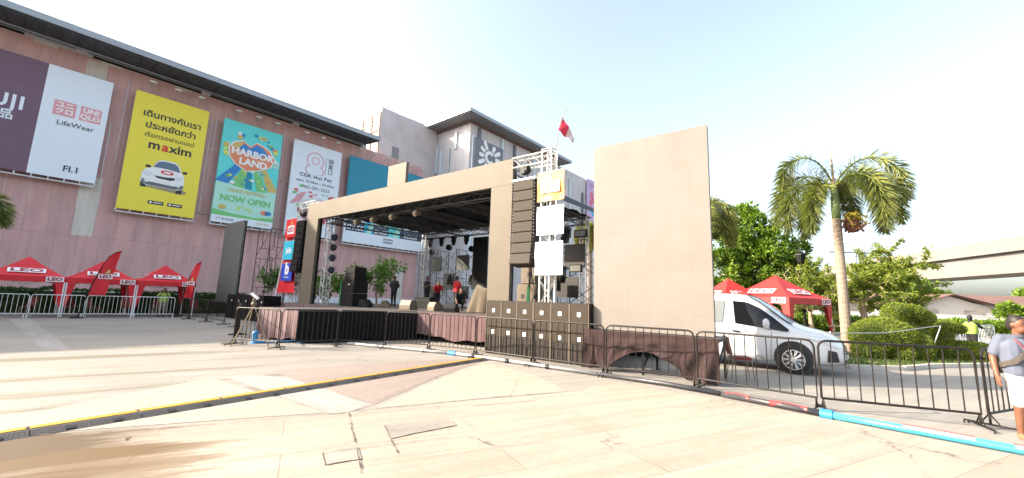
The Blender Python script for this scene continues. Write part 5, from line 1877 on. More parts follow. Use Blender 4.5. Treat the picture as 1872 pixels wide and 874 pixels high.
# palms
def palm(label, loc, trunk_h, r0, r1, fronds, seed, flen, shaft=1.0, fruit=True, lean=(0, 0), lmat=None, spear=True, droop=1.0):
    rr = random.Random(seed)
    t = thing('palm_tree', label, 'palm tree', loc, 0)
    pts, rad = [], []
    for i in range(85):      # ringed trunk: a shallow groove at every leaf scar
        f = i / 84
        pts.append((lean[0] * f * f, lean[1] * f * f, trunk_h * f))
        rad.append((r0 + (r1 - r0) * f) * (0.955 if i % 3 == 0 else 1.0) * (1 + 0.25 * max(0, 1 - f * 12)))
    MB().tube(pts, r0, 14, radii=rad).build('trunk', M_palmtrunk, t, smooth=False)
    top = V((lean[0], lean[1], trunk_h))
    MB().tube([top, top + V((0, 0, shaft * .4)), top + V((0, 0, shaft))], r1, 12, radii=[r1 * 1.0, r1 * 1.02, r1 * .62]).build('crownshaft', M_shaft, t, smooth=True)
    c = top + V((0, 0, shaft))
    for k2, (az, el, L) in enumerate(fronds):
        L = L * flen
        d0 = V((sin(R(az)) * cos(R(el)), cos(R(az)) * cos(R(el)), sin(R(el))))
        n = 22
        p = c.copy() - V((0, 0, 0.08))
        d = d0.copy()
        path = [p.copy()]
        for i in range(n):
            f = i / n
            d = (d + V((0, 0, -1)) * droop * (0.04 + 0.30 * f) * (1.0 if L > 0 else 0)).normalized()
            p = p + d * (L / n)
            path.append(p.copy())
        fr = MB()
        fr.tube(path, 0.03, 5, radii=[0.04 * (1 - 0.85 * i / n) for i in range(n + 1)])
        for i in range(4, n + 1):
            f = i / n
            dd = (path[i] - path[i - 1]).normalized()
            side = dd.cross(V((0, 0, 1)))
            if side.length < 1e-3:
                side = V((1, 0, 0))
            side.normalize()
            nrm = side.cross(dd)
            for j in range(34):
                a = rr.uniform(0, 2 * pi)
                u = side * cos(a) + nrm * sin(a)
                q = path[i - 1].lerp(path[i], rr.random())
                ll = flen * 0.165 * (0.55 + 0.9 * sin(pi * min(1, .12 + f * .88)) ** .6) * rr.uniform(.75, 1.1)
                v = (u * 1.0 + dd * 0.45 + V((0, 0, -0.30))).normalized()
                e = q + v * ll + V((0, 0, -ll * .28))
                s_ = dd.cross(v)
                if s_.length < 1e-4:
                    continue
                s_ = s_.normalized() * 0.013 * flen / 2.6
                m = q.lerp(e, .5) + V((0, 0, ll * .05))
                fr.add([q - s_ * .5, q + s_ * .5, m + s_, e, m - s_], [(0, 1, 2, 3, 4)])
        fr.build('frond', (lmat or M_frond), t)
    if spear:
        MB().tube([c, c + V((0.0, 0, 0.9)), c + V((0.03, 0, 2.1))], 0.03, 6, radii=[.05, .03, .006]).build('spear_leaf', M_limb, t)
    if fruit:
        mb = MB()
        b = top + V((0.15, -0.15, 0))
        for i in range(150):
            q = V((rr.gauss(.18, .16), rr.gauss(-.2, .12), rr.uniform(-.55, -.1)))
            mb.ball(b + q, rr.uniform(.035, .055), 6, 4)
        mb.ball(b + V((.18, -.2, -.32)), (.26, .2, .26), 10, 8)
        mb.build('fruit_cluster', M_fruit, t)
        mb = MB()
        for i in range(26):
            e = V((rr.uniform(-.1, .75), rr.uniform(-.5, .2), rr.uniform(-.35, .12)))
            mb.tube([b + V((0, 0, 0)), b + e * .5 + V((0, 0, .12)), b + e], 0.016, 4)
            for j in range(5):
                mb.ball(b + e + rv(rr) * .08, .028, 5, 3)
        mb.build('flower_stalk', M_fruity, t)
    return t


FR = [(-60, 76, 1.15), (-48, 50, 1.2), (-75, 30, 1.1), (-10, 18, .95), (124, 64, 1.3), (140, 38, 1.15), (172, 34, 1.15), (112, 20, 1.0), (60, 34, .9), (-110, 16, 1.0)]
palm('foxtail palm with drooping plumes and a fruit cluster beside the van', (12.2, 15.0, 0.1), 4.95, 0.175, 0.14, FR, 51, 2.8, 1.3, True, (0.0, 0), droop=1.42)
FR2 = [(80, 55, 1.0), (95, 18, 1.1), (110, 5, 1.05), (60, 30, 1.0), (-90, 40, 1), (0, 30, 1), (180, 25, 1), (130, 40, 1), (-45, 15, 1), (40, 0, 1), (-135, 15, 1)]
palm('palm half hidden behind the right edge of the beige LED screen', (9.6, 21.0, 0), 5.6, 0.19, 0.14, FR2, 52, 2.7, 1.0, False)
palm('palm at the left frame edge with one drooping plume in view', (-21.0, 14.6, 0), 4.1, 0.19, 0.15, [(39, 30, 1.0), (70, 10, .8), (110, 10, .8), (200, 30, 1), (280, 30, 1), (340, 40, 1), (150, 20, 1)], 53, 2.5, 0.9, False)
FR3 = [(a, e, 1.0) for a, e in ((0, 70), (50, 45), (100, 50), (150, 40), (200, 55), (250, 40), (300, 45), (340, 30), (80, 10), (130, -10), (180, -20), (230, -15), (280, 5), (30, 5))]
palm('shaggy palm with yellowing hanging leaves behind the right truss tower', (6.75, 35.0, 0), 7.4, 0.25, 0.2, FR3, 54, 2.2, 0.6, False, (0, 0), M_frondY, False, 1.4)


# topiary -----------------------------------------------------------
def topiary(label, loc, balls, seed, n):
    rr = random.Random(seed)
    t = thing('topiary_bush', label, 'topiary', loc, 0, 'clipped topiary figures')
    core = MB()
    mb = MB()
    tot = sum(r[0] * r[2] for c, r in balls)
    for c, r in balls:
        core.ball(c, tuple(x * .93 for x in r), 14, 10)
    core.build('branches', M_core, t, smooth=True)
    for c, r in balls:
        c = V(c)
        k2 = int(n * r[0] * r[2] / tot)
        for i in range(k2):
            u = rv(rr).normalized()
            q = c + V((u.x * r[0], u.y * r[1], u.z * r[2])) * rr.uniform(.93, 1.03)
            if q.z < 0:
                continue
            inside_ = False
            for c2, r2 in balls:
                if c2 == tuple(c) or (V(c2) - c).length < 1e-4:
                    continue
                dlt = q - V(c2)
                if (dlt.x / r2[0]) ** 2 + (dlt.y / r2[1]) ** 2 + (dlt.z / r2[2]) ** 2 < .8:
                    inside_ = True
                    break
            if inside_:
                continue
            d = u * .7 + rv(rr)
            leaf(mb, q, d, rr.uniform(.04, .075), rr.uniform(.022, .038))
    mb.build('foliage', M_leafT, t)
    return t


# big animal: rounded body, raised neck, head reaching right
topiary('big clipped topiary animal with round body and raised head', (12.75, 14.15, 0.09),
        [((0.0, 0, 0.70), (0.98, 0.8, 0.62)), ((-0.55, -0.1, 0.30), (0.50, 0.5, 0.36)), ((0.72, -0.35, 0.42), (0.48, 0.45, 0.48)), ((0.55, 0.15, 1.20), (0.34, 0.36, 0.52)), ((0.70, 0.15, 1.58), (0.38, 0.38, 0.28)),
         ((1.15, 0.1, 1.55), (0.42, 0.34, 0.26)), ((1.52, 0.05, 1.38), (0.30, 0.28, 0.25)), ((0.10, -0.55, 0.22), (0.32, 0.3, 0.28))], 61, 27000)
topiary('smaller dark topiary animal with low mound on the right', (15.5, 14.5, 0.09),
        [((-0.35, 0, 0.75), (0.26, 0.28, 0.42)), ((-0.15, 0, 1.08), (0.32, 0.30, 0.24)), ((0.18, -.05, 1.04), (0.22, 0.22, 0.15)), ((-0.42, 0, 0.35), (0.26, 0.28, 0.36)), ((0.55, -0.1, 0.25), (0.70, 0.5, 0.36)), ((0.15, -0.1, 0.28), (0.42, 0.4, 0.34))], 62, 14000)


def hedge(label, p, q, w, h, mat, n, seed, leafL=0.16, group=None):
    rr = random.Random(seed)
    p, q = V((*p, 0)), V((*q, 0))
    d = q - p
    L = d.length
    t = thing('hedge', label, 'hedge', p, math.degrees(math.atan2(d.y, d.x)), group)
    MB().bb(0, L, -w / 2 + 0.06, w / 2 - 0.06, 0, h - 0.08).build('branches', M_core, t)
    mb = MB()
    for i in range(n):
        x = rr.uniform(0, L)
        if rr.random() < .45:
            v = V((x, rr.uniform(-w / 2, w / 2), h - 0.06 + rr.uniform(-.05, .10) + 0.06 * sin(x * 2.2) + .04 * sin(x * 5.1)))
            u = V((0, 0, 1))
        else:
            v = V((x, -w / 2 * 1.02 + rr.uniform(-.06, .06), rr.uniform(0.02, h)))
            u = V((0, -1, 0))
        leaf(mb, v, u * .8 + rv(rr), leafL * rr.uniform(.7, 1.3), leafL * .5)
    mb.build('foliage', mat, t)
    return t


hedge('long shaded clipped hedge behind the red tents', (-40, 12.5), (-19.4, 30.2), 1.0, 1.32, M_leafD, 11000, 71, 0.17)
hedge('bright sunlit hedge running behind the topiary to the right', (17, 33.5), (50, 30.5), 1.4, 1.05, M_leafH, 9000, 72, 0.3)

# ------------------------------------------------------------------ house, boundary wall, overpass, mast
t = thing('house', 'small white gabled house with a rusty brown tin roof', 'house', (62.6, 55.5, 0), -8)
hw, hd = 7.5, 9.0
MB().bb(-hw, hw + 14, -0.0, hd, 0, 2.6).build('wall', M_house, t)
MB().prism([(-hw, 0, 2.6), (-hw + 4.8, 0, 4.1), (-hw + 9.6, 0, 2.6)], (0, 0.3, 0)).build('gable', M_house, t)
mb = MB()
mb.prism([(-hw - 0.6, -0.7, 2.45), (-hw + 4.8, -0.7, 4.25), (-hw + 5.2, -0.7, 4.4), (-hw + 4.9, -0.7, 4.4), (-hw - 0.6, -0.7, 2.6)], (0, 9.5, 0))
mb.build('roof', M_tin, t)
mb = MB()
mb.add([(-hw + 4.8, -0.7, 4.35), (-hw + 11.2, -1.6, 2.5), (hw + 15, -1.6, 2.5), (hw + 15, 4.5, 4.5), (-hw + 4.8, 4.5, 4.5)], [(0, 1, 2, 3, 4)])
mb.add([(-hw + 4.8, -0.7, 4.25), (-hw + 11.2, -1.6, 2.4), (hw + 15, -1.6, 2.4), (hw + 15, 4.5, 4.4), (-hw + 4.8, 4.5, 4.4)], [(0, 1, 2, 3, 4)])
mb.build('roof', M_tin, t)
for (x, wd) in ((-6.4, 2.2), (-1.2, 2.4)):
    f = MB().bb(x, x + wd, -0.06, -0.002, 1.1, 2.3).build('window', pm('window_frame', (0.45, 0.36, 0.30), 0.7), t)
    for k2 in range(3):
        MB().bb(x + 0.08 + k2 * (wd - .1) / 3, x + (k2 + 1) * (wd - .1) / 3, -0.075, -0.062, 1.2, 2.2).build('pane', pm('house_pane', (0.30, 0.28, 0.26), 0.3), f)
MB().bb(3.0, 5.5, -0.05, -0.002, 0.2, 2.2).build('door', pm('timber', (0.40, 0.24, 0.10), 0.7), t)
MB().bb(8, 21, -0.06, -0.003, 0.9, 2.2).build('veranda_opening', M_dark, t)
t = thing('boundary_wall', 'white rendered boundary wall in front of the tin roofed house', 'wall', (28, 47.5, 0), -6)
MB().bb(0, 52, 0, 0.25, 0, 1.5).build('wall', M_white, t)
MB().bb(-0.05, 52.05, -0.05, 0.3, 1.5, 1.58).build('coping', M_white, t)

t = thing('overpass', 'pale concrete elevated road overpass crossing at the right edge', 'bridge', (102, 80, 0.1), 0)
t.rotation_euler = (0, 0, R(90 - 13))
MB().bb(-60, 58, -0.25, 9, 13.3, 15.9).build('parapet', M_bridge, t)
MB().bb(-60, 58, 1.2, 8, 11.6, 13.3).build('web', pm('bridge_web_shaded', (0.16, 0.155, 0.15), 0.85, var=0.15, vscale=0.3, stretch=(.3, 1, 1)), t)  # greyer copy of the concrete, with the recess shade in its colour
MB().bb(-60, 58, 0.5, 8.4, 9.4, 11.6).build('girder', M_bridge, t)
for x in (-30, 22, 52):
    MB().bb(x - 1.2, x + 1.2, 2.5, 6.5, 0, 9.4).build('pier', M_bridge, t)

t = thing('street_lamp', 'black lantern street lamp between tent and palm', 'street lamp', (18.6, 26.0, 0))
MB().tube([(0, 0, 0), (0, 0, 4.55)], 0.06, 8, radii=[.09, .05]).build('post', M_black, t)
MB().lathe([(0.10, 4.5), (0.22, 4.6), (0.30, 5.05), (0.10, 5.1)], n=6).build('lantern', M_black, t)
MB().lathe([(0.36, 5.06), (0.34, 5.12), (0.08, 5.32), (0.03, 5.42)], n=6).build('cap', M_black, t)
t = thing('gantry', 'distant steel gantry mast behind the palm trunk', 'mast', (44, 54, 0), 0)
mb = MB()
mb.tube([(0, 0, 0), (0, 0, 9.8)], 0.12, 6)
mb.tube([(-1.5, 0, 9.4), (5.0, 0, 9.4)], 0.12, 6)
mb.tube([(-1.5, 0, 10.6), (5.0, 0, 10.6)], 0.04, 5)
mb.tube([(3.4, 0, 0), (3.4, 0, 11.5)], 0.10, 6)
mb.build('frame', pm('far_steel', (0.24, 0.27, 0.33), 0.6), t)
MB().bb(2.2, 2.9, -0.2, 0.2, 7.6, 9.3).build('signal_box', pm('far_steel', (0.24, 0.27, 0.33), 0.6), t)

# ------------------------------------------------------------------ van
van = thing('minivan', 'white passenger van with dark windows parked behind the barriers', 'van', (5.56, 13.2, 0), -40)
# local: x forward, y left; wheel base points below
LEN = 5.3
ST = [  # x, z bottom, z belt, z top, half width belt, half width top
    (-2.05, 0.40, 1.10, 1.75, 0.82, 0.60), (-1.98, 0.28, 1.10, 1.92, 0.92, 0.70), (-1.6, 0.24, 1.10, 1.98, 0.95, 0.74), (-0.6, 0.22, 1.10, 2.0, 0.95, 0.75),
    (0.5, 0.22, 1.09, 2.0, 0.95, 0.75), (1.3, 0.22, 1.08, 2.0, 0.95, 0.75), (1.75, 0.22, 1.07, 1.98, 0.95, 0.74), (2.0, 0.22, 1.06, 1.92, 0.95, 0.73),
    (2.22, 0.22, 1.05, 1.80, 0.95, 0.72), (2.45, 0.22, 1.03, 1.62, 0.95, 0.72), (2.7, 0.22, 1.02, 1.41, 0.95, 0.72), (2.95, 0.22, 1.00, 1.22, 0.95, 0.72), (3.15, 0.22, 0.98, 1.14, 0.95, 0.72),
    (3.4, 0.23, 0.94, 1.09, 0.93, 0.70), (3.65, 0.24, 0.88, 1.02, 0.88, 0.64), (3.82, 0.26, 0.78, 0.93, 0.80, 0.56), (3.93, 0.30, 0.68, 0.82, 0.68, 0.48), (3.97, 0.36, 0.60, 0.72, 0.60, 0.42)]


def vsec(s_, k2):
    x, zb, zm, zt, hm, ht = s_
    P = [(0, zb), (hm * .80, zb), (hm * .965, zb + 0.10), (hm, zb + 0.45 * (zm - zb)), (hm * .995, zm), ((hm * .55 + ht * .45), zm + (zt - zm) * .55), (ht + (hm - ht) * .12, zt - 0.10 * min(1, (zt - zm) * 2)),
         (ht * .92, zt - 0.025), (ht * .55, zt + 0.02), (0, zt + 0.035)]
    return [(x, y, z) for y, z in P]


vs, fs = [], []
m = None
for s_ in ST:
    half = vsec(s_, 0)
    ring = half + [(x, -y, z) for x, y, z in half[-2:0:-1]]
    m = len(ring)
    vs += ring
for i in range(len(ST) - 1):
    for j in range(m):
        j2 = (j + 1) % m
        fs.append((i * m + j, i * m + j2, (i + 1) * m + j2, (i + 1) * m + j))
fs.append(tuple(range(m)))
fs.append(tuple(range((len(ST) - 1) * m, len(ST) * m)))
body = MB().add(vs, fs).build('body', M_van, van, smooth=True)
sub_ = body.modifiers.new('sub', 'SUBSURF')
sub_.levels = sub_.render_levels = 2


def interp(x):
    for a, b in zip(ST, ST[1:]):
        if a[0] <= x <= b[0]:
            f = (x - a[0]) / (b[0] - a[0])
            return [a[i] + (b[i] - a[i]) * f for i in range(6)]
    return list(ST[-1])


def sidey(x, z):
    s_ = interp(x)
    pr = vsec(s_, 0)
    for a, b in zip(pr, pr[1:]):
        if min(a[2], b[2]) <= z <= max(a[2], b[2]) and abs(b[2] - a[2]) > 1e-4 and a[1] > s_[5] * .9:
            return a[1] + (b[1] - a[1]) * (z - a[2]) / (b[2] - a[2])
    return pr[6][1]


def side_patch(name, mat, top, bot, sgn, off=0.012, n=14, rows=5, parent=None):
    """patch following the flank between two x-z polylines"""
    def at(pl, f):
        f *= len(pl) - 1
        i = min(int(f), len(pl) - 2)
        u = f - i
        return (pl[i][0] + (pl[i + 1][0] - pl[i][0]) * u, pl[i][1] + (pl[i + 1][1] - pl[i][1]) * u)
    vs, fs = [], []
    for i in range(n + 1):
        a, b = at(top, i / n), at(bot, i / n)
        for j in range(rows + 1):
            u = j / rows
            x, z = a[0] + (b[0] - a[0]) * u, a[1] + (b[1] - a[1]) * u
            vs.append((x, sgn * (sidey(x, z) + off), z))
    for i in range(n):
        for j in range(rows):
            q = i * (rows + 1) + j
            fs.append((q, q + 1, q + rows + 2, q + rows + 1))
    return MB().add(vs, fs).build(name, mat, parent or van, smooth=True)


for sg_ in (-1, 1):
    side_patch('side_window', M_glass, [(1.60, 1.80), (1.95, 1.77), (2.25, 1.62), (2.55, 1.38), (2.88, 1.10)], [(1.66, 1.19), (2.0, 1.15), (2.3, 1.11), (2.6, 1.07), (2.88, 1.04)], sg_, 0.016)
    side_patch('rear_side_window', pm('grey_glass', (0.20, 0.22, 0.23), 0.05, spec=.9), [(-1.75, 1.74), (-0.2, 1.79), (1.40, 1.80)], [(-1.7, 1.22), (-0.2, 1.2), (1.34, 1.2)], sg_, 0.016)
    for x in (1.5, 2.5, -0.4):
        side_patch('door_seam', M_dark, [(x, 1.02 if x > 1 else 1.85), (x + 0.012, 1.02 if x > 1 else 1.85)], [(x - 0.05, 0.36), (x - 0.038, 0.36)], sg_, 0.010, 1, 8)
    side_patch('sill_trim', pm('sill_trim', (0.42, 0.44, 0.46), 0.4), [(-0.9, 0.40), (2.25, 0.40)], [(-0.9, 0.26), (2.25, 0.26)], sg_, 0.014, 10, 2)
    mr = MB().ball((2.42, sg_ * 1.13, 1.22), (0.085, 0.11, 0.14), 10, 8)
    mr.tube([(2.46, sg_ * 0.93, 1.10), (2.43, sg_ * 1.08, 1.15)], 0.03, 6)
    mr.build('wing_mirror', M_van, van, smooth=True)
    MB().box((1.68, sg_ * 0.975, 0.98), (0.20, 0.03, 0.035)).build('door_handle', M_chrome, van, bevel=0.008)
    for wx in (2.95, -1.15):
        arch = MB().lathe([(0.42, 0.0), (0.42, 0.02)], (wx, sg_ * 0.945 - (0.0 if sg_ > 0 else 0.02), 0.40), 28, 'y').build('wheel_arch', M_dark, van)
        wh = MB().lathe([(0.24, -0.12), (0.34, -0.115), (0.36, -0.07), (0.36, 0.07), (0.34, 0.115), (0.24, 0.12)], (wx, sg_ * 0.86, 0.36), 32, 'y').build('wheel', M_tyre, van, smooth=True)
        yo = sg_ * 0.86 + sg_ * 0.118
        MB().lathe([(0.235, 0), (0.235, sg_ * 0.01)], (wx, yo, 0.36), 28, 'y').build('hub_shadow', M_dark, wh)
        mb = MB()
        for k2 in range(10):
            a = 2 * pi * k2 / 10
            for da in (-0.10, 0.10):
                c, s_ = cos(a + da), sin(a + da)
                mb.tube([(wx + 0.05 * cos(a), yo + sg_ * 0.02, 0.36 + 0.05 * sin(a)), (wx + 0.235 * c, yo + sg_ * 0.012, 0.36 + 0.235 * s_)], 0.015, 5)
        mb.lathe([(0.06, 0), (0.06, sg_ * 0.03)], (wx, yo, 0.36), 14, 'y')
        ring = [(wx + 0.238 * cos(2 * pi * k2 / 28), yo + sg_ * 0.008, 0.36 + 0.238 * sin(2 * pi * k2 / 28)) for k2 in range(29)]
        mb.tube(ring, 0.013, 5)
        mb.build('rim', M_alloy, wh)
    side_patch('headlight', M_lamp, [(3.3, 0.99), (3.55, 0.95), (3.74, 0.89), (3.88, 0.78)], [(3.26, 0.91), (3.55, 0.84), (3.74, 0.76), (3.88, 0.70)], sg_, 0.014, 10, 3)
    side_patch('fog_lamp_recess', M_ink, [(3.66, 0.66), (3.82, 0.62)], [(3.62, 0.36), (3.86, 0.38)], sg_, 0.016, 4, 4)


def top_patch(name, mat, rows_, off, parent=None, n=12):
    """patch lying on the upper surface: rows of (x, halfwidth factor)"""
    vs, fs = [], []
    for (x, wf) in rows_:
        s_ = interp(x)
        for j in range(n + 1):
            y = (-1 + 2 * j / n)
            hw_ = s_[5] * wf
            zc = s_[3] + 0.03 - 0.045 * (abs(y) * wf) ** 2
            vs.append((x + off * .5, y * hw_, zc + off))
    for i in range(len(rows_) - 1):
        for j in range(n):
            q = i * (n + 1) + j
            fs.append((q, q + 1, q + n + 2, q + n + 1))
    return MB().add(vs, fs).build(name, mat, parent or van, smooth=True)


top_patch('windscreen', M_screen, [(1.92, .90), (2.02, .93), (2.12, .96), (2.22, .98), (2.45, 1.0), (2.6, 1.02), (2.75, 1.03), (2.93, 1.03)], 0.018)
MB().tube([(2.96, -0.6, 1.27), (2.65, -0.1, 1.53)], 0.012, 5).build('wiper', M_black, van)
MB().tube([(2.98, 0.1, 1.27), (2.7, 0.55, 1.46)], 0.012, 5).build('wiper', M_black, van)


def front_patch(name, mat, y0, y1, z0, z1, off, parent=None):
    vs, fs = [], []
    n = 14
    for i in range(n + 1):
        y = y0 + (y1 - y0) * i / n
        x = 3.965 - 0.42 * (abs(y) / 0.9) ** 2.2 + off
        for z in (z0, (z0 + z1) / 2, z1):
            vs.append((x - 0.12 * max(0, z - .62), y, z))
    for i in range(n):
        for j in range(2):
            q = i * 3 + j
            fs.append((q, q + 1, q + 4, q + 3))
    return MB().add(vs, fs).build(name, mat, parent or van, smooth=True)


front_patch('grille', M_ink, -0.62, 0.62, 0.56, 0.74, 0.03)
for z in (0.59, 0.65, 0.71):
    front_patch('grille_bar', M_chrome, -0.60, 0.60, z - .008, z + .008, 0.04)
front_patch('bumper_intake', M_ink, -0.60, 0.60, 0.30, 0.40, 0.03)
front_patch('bumper', M_van, -0.74, 0.74, 0.41, 0.54, 0.035)
front_patch('number_plate', M_white, -0.22, 0.22, 0.43, 0.53, 0.055)

# ------------------------------------------------------------------ chairs
def chair_proto(mat_seat, mat_leg):
    t = thing('banquet_chair', '', 'chair')
    MB().bb(-0.21, 0.21, -0.2, 0.21, 0.43, 0.49).build('seat', mat_seat, t, bevel=0.02)
    m_ = Matrix.Rotation(R(-12), 3, 'X')
    MB().box((0, 0.26, 0.73), (0.40, 0.045, 0.44), m_).build('backrest', mat_seat, t, bevel=0.02)
    for (x, y) in ((-.19, -.18), (.19, -.18), (-.19, .2), (.19, .2)):
        MB().tube([(x, y, 0.44), (x * 1.12, y * 1.25, 0)], 0.012, 6).build('leg', mat_leg, t)
    mb = MB()
    mb.tube([(-.2, .2, .44), (-.2, .25, .6), (-.19, .32, .93), (0, .335, .97), (.19, .32, .93), (.2, .25, .6), (.2, .2, .44)], 0.011, 6)
    mb.build('back_frame', mat_leg, t)
    return t


ch = chair_proto(M_maroon, M_chairleg)
ch.location = (5.42, 9.78, 0)
ch.rotation_euler = (0, 0, R(-105 + 180))
tag(ch, 'maroon padded banquet chair standing beside the van door', 'chair', 'banquet chairs on the plaza')
chs = [(-24.6, 21.2, 20), (-23.6, 22.4, 80), (-22.6, 22.6, 160), (-21.6, 23.4, 200), (-21.0, 24.6, 30), (-20.4, 24.2, 120), (-19.4, 25.6, 60)]
cl = ['at the far left tent leg', 'behind the second white barrier', 'left of the big feather flag', 'right of the big feather flag', 'under the middle tent', 'under the tent nearest the guard', 'right behind the guard in yellow vest']
for (x, y, rz), s_ in zip(chs, cl):
    c = copy_tree(ch)
    c.location = (x, y, 0)
    c.rotation_euler = (0, 0, R(rz))
    tag(c, 'maroon banquet chair under the left tents, ' + s_, 'chair', 'banquet chairs on the plaza')

# ------------------------------------------------------------------ cable ramp and pipes
A, B = V((-6.3, 3.24, 0)), V((-0.50, 11.62, 0))
dv = (B - A)
n = 11
seg = dv.length / n
dv.normalize()
rz = math.degrees(math.atan2(dv.y, dv.x))
ORDN = ['nearest', 'second', 'third', 'fourth', 'fifth', 'sixth', 'seventh', 'eighth', 'ninth', 'tenth', 'last']
proto = None
for i in range(n):
    if proto is None:
        t = thing('cable_ramp', '', 'cable ramp')
        L = seg - 0.012
        MB().prism([(0, -0.22, 0.004), (0, -0.10, 0.05), (0, 0.10, 0.05), (0, 0.22, 0.004)], (L, 0, 0)).build('base', M_ramp, t)
        MB().bb(0.01, L - 0.01, -0.05, 0.06, 0.051, 0.057).build('lid', M_rampy, t, bevel=0.004)
        mb = MB()
        for x in (0.25, 0.65):
            mb.prism([(x, -0.19, 0.019), (x, -0.14, 0.038), (x, -0.14, 0.041), (x, -0.19, 0.022)], (0.08, 0, 0))
        mb.build('slot', M_dark, t)
        proto = t
    else:
        t = copy_tree(proto)
    t.location = A + dv * seg * i
    t.rotation_euler = (0, 0, R(rz))
    tag(t, 'yellow lidded black cable ramp segment, %s from the near left end' % ORDN[i], 'cable ramp', 'cable ramp segments in one line')


def pipe(name, label, pts, r, mat, cat='pipe'):
    t = thing(name, label, cat, pts[0])
    o = V(pts[0])
    q = [V(p) - o for p in pts]
    MB().tube(q, r, 10).build('tube', mat, t, smooth=True)
    return t, q


PZ = 0.055
t, q = pipe('conduit_pipe', 'pale conduit pipe with blue coupling lying along the plum skirt', [(-5.2, 13.6, PZ), (-3.8, 13.0, PZ), (-2.3, 12.35, PZ), (-1.6, 12.0, PZ)], 0.036, M_pipew)
MB().tube([q[-1] - V((.12, -.06, 0)), q[-1] + V((.1, -.05, 0))], 0.062, 10).build('coupling', M_bluetape, t)
t, q = pipe('conduit_pipe', 'pale conduit pipe lying at the foot of the bass stack', [(-1.5, 11.95, PZ), (-0.4, 11.2, PZ), (0.6, 10.45, PZ), (2.0, 9.4, PZ)], 0.04, M_pipew)
mb = MB()
for f in (0.15, 0.42, 0.7):
    p = q[0].lerp(q[-1], f)
    mb.tube([p - V((.03, -.02, 0)), p + V((.03, -.02, 0))], 0.058, 10)
mb.build('clip', M_dark, t)
t, q = pipe('conduit_pipe', 'dark conduit pipe lying before the draped screen platform', [(2.05, 9.36, PZ), (3.2, 8.5, PZ), (3.9, 7.75, PZ)], 0.045, M_pipeg)
t, q = pipe('conduit_pipe', 'dark conduit pipe wrapped in red tape before the van', [(3.9, 7.7, PZ), (4.5, 7.0, PZ), (4.88, 6.5, PZ)], 0.05, M_pipeg)
for (f0, f1) in ((0.05, 0.3), (0.5, 0.85)):
    a, b = q[0].lerp(q[-1], f0), q[0].lerp(q[-1], f1)
    MB().tube([a + V((0, .004, .008)), (a + b) / 2 + V((.03, .03, .008)), b + V((0, .004, .008))], 0.047, 10).build('tape', M_piper, t)
MB().tube([q[-1] - V((.05, -.06, 0)), q[-1] + V((.05, -.06, 0))], 0.07, 12).build('coupling', M_bluetape, t)
t, q = pipe('conduit_pipe', 'light blue pipe with a red stripe lying in the right foreground', [(4.92, 6.44, PZ), (5.5, 5.8, PZ), (6.2, 5.03, PZ), (7.4, 3.7, PZ)], 0.05, M_pipeb)
for (a, b) in ((q[0].lerp(q[1], .9), q[1].lerp(q[2], .55)), (q[1].lerp(q[2], .85), q[2].lerp(q[3], .5))):
    off = V((0.006, 0.018, 0.030))
    MB().tube([a + off, b + off], 0.032, 10).build('stripe', M_piper, t)
    off = V((-0.008, -0.008, 0.022))
    MB().tube([a + off, b + off], 0.034, 10).build('stripe', M_pipew, t)

# tripod beside the left end, blue bollard weight
t = thing('tripod_stand', 'pale wooden surveying style tripod in front of the left barrier', 'tripod', (-7.75, 12.35, 0))
tp = V((0.05, 0.1, 1.22))
for p in ((-0.35, -0.12, 0), (0.55, 0.25, 0), (-0.45, 0.55, 0)):
    MB().tube([tp, p], 0.018, 6).build('leg', M_limb, t)
MB().lathe([(0.07, 1.2), (0.08, 1.25), (0.05, 1.30), (0.05, 1.42)], (0.05, 0.1, 0), 10).build('head', M_spktan, t)
MB().box((0.05, 0.1, 1.48), (0.28, 0.06, 0.08), Matrix.Rotation(R(35), 3, 'Y')).build('bracket', M_steel, t)
t = thing('valve_stand', 'small bright blue pipe stand behind the left barrier', 'pipe stand', (-8.0, 13.2, 0))
t.scale = (0.72, 0.72, 0.8)
MB().lathe([(0.16, 0), (0.16, 0.04), (0.10, 0.08), (0.09, 0.35), (0.13, 0.40), (0.07, 0.5)], n=14).build('body', M_bluetape, t)
MB().tube([(0.1, 0, 0.05), (1.4, 0.7, 0.05), (2.0, .6, .05)], 0.045, 8).build('pipe', M_bluetape, t)
# soft barrier tape and a leaning pole near the topiary
t = thing('barrier_tape', 'red and white tape strung across the topiary to a leaning pole', 'tape', (9.6, 12.4, 0))
MB().tube([(0, 0, 0.95), (2.2, 0.6, 0.98), (4.6, 1.2, 1.25)], 0.011, 5).build('tape', M_steel, t)
MB().tube([(4.15, 1.3, 0.1), (4.6, 1.2, 1.25)], 0.014, 6).build('pole', M_steel, t)
MB().tube([(0, 0.05, 0.0), (0, 0, 1.0)], 0.014, 6).build('pole', M_white, t)
t = thing('post', 'rough timber rail stand between the palm and topiary', 'post', (14.1, 17.6, 0.1))
MB().tube([(-0.35, 0, 0), (-0.3, 0, 0.95)], 0.05, 6).build('upright', M_limb, t)
MB().tube([(0.5, 0, 0), (0.35, 0, 1.0)], 0.05, 6).build('upright', M_limb, t)
MB().tube([(-0.5, 0, 0.85), (0.6, 0, 0.9)], 0.04, 6).build('rail', M_limb, t)


